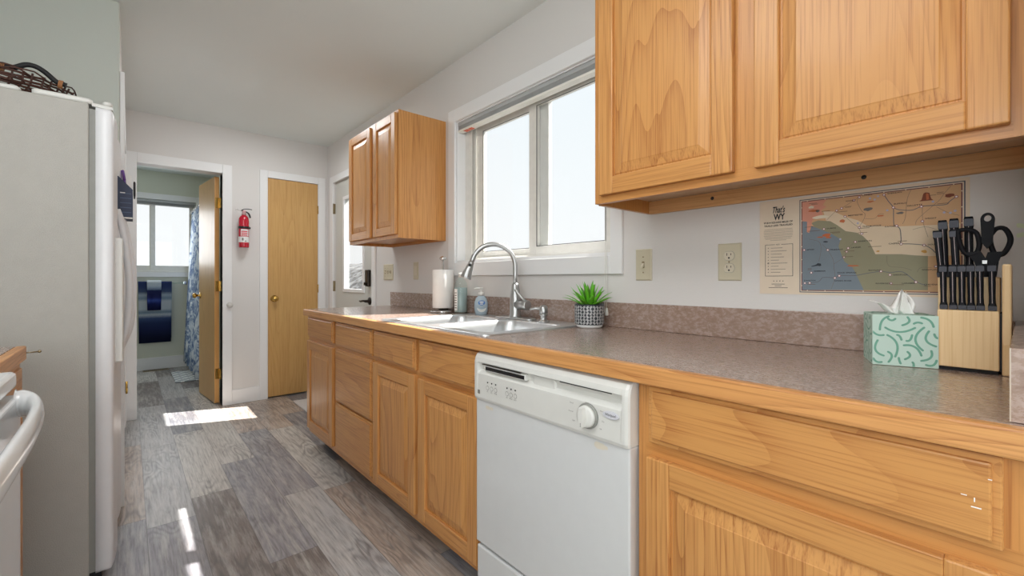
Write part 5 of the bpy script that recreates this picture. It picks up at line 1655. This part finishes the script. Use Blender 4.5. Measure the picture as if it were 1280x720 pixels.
cyl_patch(m, ec, 0.0410, 232, 300, 0.104, 0.114, 1, 10)
cyl_patch(m, ec, 0.0410, 232, 300, 0.120, 0.130, 1, 10)
cyl_patch(m, ec, 0.0410, 232, 300, 0.136, 0.146, 1, 10)
for k in range(8):
    cyl_patch(m, ec, 0.0410, 312, 336, 0.103 + k * 0.007, 0.107 + k * 0.007, 1, 5)
cyl_patch(m, ec, 0.0410, 240, 258, 0.060, 0.084, 2, 4)
cyl_patch(m, ec, 0.0410, 270, 290, 0.052, 0.060, 2, 4)
part('label', m, [LW, LR, GREYINK], ex)

db = solid('door_bumper', MB().lathe([(0.020, 0), (0.020, -0.004), (0.024, -0.010), (0.0235, -0.018), (0.015, -0.026), (0, -0.028)], (0.668, YB - 0.0172, 0.884), 24, axis='y'), APPLP, 'round white bumper knob on the bathroom door casing', 'door bumper', loc=(0.668, YB - 0.017, 0.884))

# ------------------------------------------------------------------ bathroom things
tb_ = thing('towel_bar', (0.15, 7.0, 1.066), 'clear towel bar with square chrome ends under the bathroom window', 'towel bar')
part('bar', MB().tube([(-0.34, 6.972, 1.066), (0.535, 6.972, 1.066)], 0.009, 12), CLEARP, tb_)
for x in (-0.34, 0.535):
    m = MB().box(x - 0.02, x + 0.02, 7.018, 7.0295, 1.046, 1.086, bevel=0.003)
    m.box(x - 0.013, x + 0.013, 6.958, 7.018, 1.053, 1.079, bevel=0.004)
    part('bracket', m, CHROME, tb_)
def towel_mat(name, stops, zoff=0.0):
    t = NT(name)
    o = t.obj(False)
    sx = t.n('SeparateXYZ')
    t.put(sx.inputs[0], o)
    z = t.math('ADD', t.math('ADD', sx.outputs[2], zoff), t.math('MULTIPLY', t.math('SUBTRACT', t.noise(o, 160.0, 2.0), 0.5), 0.03))
    col = t.ramp(z, stops)
    t.bump(t.noise(o, 500.0, 2.0), 0.5, 0.004)
    return t.out(col, 0.9, 0.0, 0.2)
def draped(name, x0, x1, zt, zf, zr, off, thick, mat, label, group=None):
    t = thing(name, ((x0 + x1) / 2, 6.972, zf), label, 'towel', group)
    r = 0.0095 + off
    prof = [(6.972 + r + 0.004, zr)] + [(6.972 + r, zt - 0.03)] + [(6.972 + r * math.cos(q), 1.066 + r * math.sin(q)) for q in [R(180 * i / 10) for i in range(11)]] + [(6.972 - r - 0.004, 0.9), (6.972 - r - 0.010, (zt + zf) / 2), (6.972 - r - 0.010, zf)]
    nx = 26
    loops = []
    for i in range(nx + 1):
        s_ = i / nx
        x = x0 + (x1 - x0) * s_
        row = []
        for (y, z) in prof:
            dz = max(0.0, (1.06 - z))
            row.append((x + (0.5 - s_) * 0.02 * dz, y + 0.006 * math.sin(s_ * 11 + z * 5) * min(1, dz * 3) * (1 if y < 6.972 else 0.3), z))
        loops.append(row)
    p = part('cloth', MB().rings(loops, 0, True, closed=False), mat, t)
    md = p.modifiers.new('thickness', 'SOLIDIFY')
    md.thickness = thick
    md.offset = 0.0
    return t
N1, N2, G1 = lin((22, 30, 62)), lin((62, 80, 118)), lin((170, 178, 184))
TOW1 = towel_mat('navy_grey_ombre_towel', [(0.0, N1), (0.12, N1), (0.22, lin((34, 44, 84))), (0.30, lin((40, 54, 92))), (0.36, N2), (0.40, G1), (0.43, lin((104, 124, 140))), (0.47, G1), (0.56, lin((176, 182, 186))), (0.60, lin((110, 130, 146))), (0.64, lin((150, 162, 172))), (0.68, lin((62, 76, 104))), (0.74, lin((44, 56, 92))), (0.80, lin((40, 52, 90)))], 0.385 - 0.28)
draped('bath_towel', 0.078, 0.400, 1.09, 0.385, 0.335, 0.006, 0.010, TOW1, 'large navy and grey ombre bath towel hung over the bathroom towel bar', 'bathroom towels')
TOW2 = towel_mat('navy_hand_towel', [(0.0, lin((16, 22, 66))), (0.08, lin((24, 32, 84))), (0.12, lin((44, 62, 128))), (0.15, lin((24, 30, 78))), (0.24, lin((20, 26, 66))), (0.255, lin((90, 106, 126))), (0.30, lin((160, 170, 178))), (0.40, lin((200, 206, 206)))])
draped('hand_towel', 0.160, 0.297, 1.10, 0.735, 0.72, 0.022, 0.008, TOW2, 'small navy hand towel with a pale top laid over the larger ombre towel', 'bathroom towels')

t = NT('blue_marbled_curtain_cloth')
o = t.obj(False)
wv = t.noise(o, 3.2, 6.0, 0.62, 1.6)
v1 = t.math('ABSOLUTE', t.math('SUBTRACT', wv, 0.5))
CURT = t.out(t.ramp(v1, [(0.0, lin((84, 104, 146))), (0.03, lin((140, 160, 190))), (0.07, lin((194, 206, 218))), (0.18, lin((226, 232, 238)))]), 0.85, 0.0, 0.2)
cu_ = thing('shower_curtain', (0.6, 6.2, 0.09), 'blue and white marbled shower curtain behind the open bathroom door', 'curtain')
loops = []
n = 70
for i in range(n + 1):
    y = 5.50 + (6.95 - 5.50) * i / n
    row = []
    for k in range(9):
        s_ = k / 8
        row.append((0.615 - 0.065 * s_ + (0.018 + 0.02 * s_) * math.sin(i * 0.62 + 0.4 * math.sin(i * 0.2)), y, 1.955 - s_ * (1.955 - 0.085)))
    loops.append(row)
p = part('cloth', MB().rings(loops, 0, True, closed=False), CURT, cu_)
md = p.modifiers.new('thickness', 'SOLIDIFY')
md.thickness = 0.0015
m = MB()
for i in range(10):
    y = 5.56 + i * 0.15
    m.tube([(0.615, y + 0.018 * math.cos(q), 1.968 + 0.022 * math.sin(q)) for q in [2 * math.pi * j / 16 for j in range(16)]] and [(0.615 + 0.022 * math.cos(q), y, 1.968 + 0.022 * math.sin(q)) for q in [2 * math.pi * j / 16 for j in range(16)]], 0.0022, 6, closed=True)
part('rings', m, CHROME, cu_)
rod = solid('curtain_rod', MB().tube([(0.615, 5.43, 1.972), (0.615, 7.029, 1.972)], 0.011, 14).lathe([(0.028, 0), (0.028, -0.012), (0.014, -0.02)], (0.615, 7.0295, 1.972), 20, axis='y'), CHROME, 'chrome shower curtain rod in the bathroom', 'curtain rod', loc=(0.615, 6.2, 1.972))

t = NT('grey_trellis_mat')
o = t.obj(False)
sx = t.n('SeparateXYZ')
t.put(sx.inputs[0], o)
ua = t.math('MULTIPLY', sx.outputs[0], 7.5)
va = t.math('MULTIPLY', sx.outputs[1], 7.5)
p_ = t.math('ABSOLUTE', t.math('SUBTRACT', t.math('FRACT', t.math('ADD', ua, va)), 0.5))
q_ = t.math('ABSOLUTE', t.math('SUBTRACT', t.math('FRACT', t.math('SUBTRACT', ua, va)), 0.5))
ln = t.math('LESS_THAN', t.math('MINIMUM', p_, q_), 0.085)
t.bump(t.noise(o, 300.0, 2.0), 0.5, 0.005)
MATM = t.out(t.mix(ln, lin((158, 164, 168)), lin((232, 234, 232))), 0.95, 0.0, 0.1)
m = MB().box(0.37, 1.10, 5.93, 6.62, 0.001, 0.014, bevel=0.005)
solid('bath_mat', m, MATM, 'grey bath mat with a white diamond lattice on the bathroom floor', 'rug', loc=(0.7, 6.27, 0.0))
m = MB()
m.box(0.12, 0.37, 6.905, 7.005, 0.0005, 0.006, 0, 0.002)
for i in range(18):
    m.box(0.132 + i * 0.0127, 0.139 + i * 0.0127, 6.92, 6.99, 0.0058, 0.0064, 1)
solid('floor_vent', m, [HINGEM, BLACKM], 'dark floor vent grille along the bathroom baseboard', 'vent', loc=(0.245, 6.955, 0.0))

DM = plain('pale_doormat_weave', (206, 200, 196), 0.95, var=0.08, vs=120.0, bump=0.6, bs=300.0)
solid('door_mat', MB().box(1.115, 1.49, 3.62, 4.33, 0.001, 0.012, bevel=0.004), DM, 'pale woven door mat on the floor by the outside door', 'rug', loc=(1.3, 3.97, 0.0))
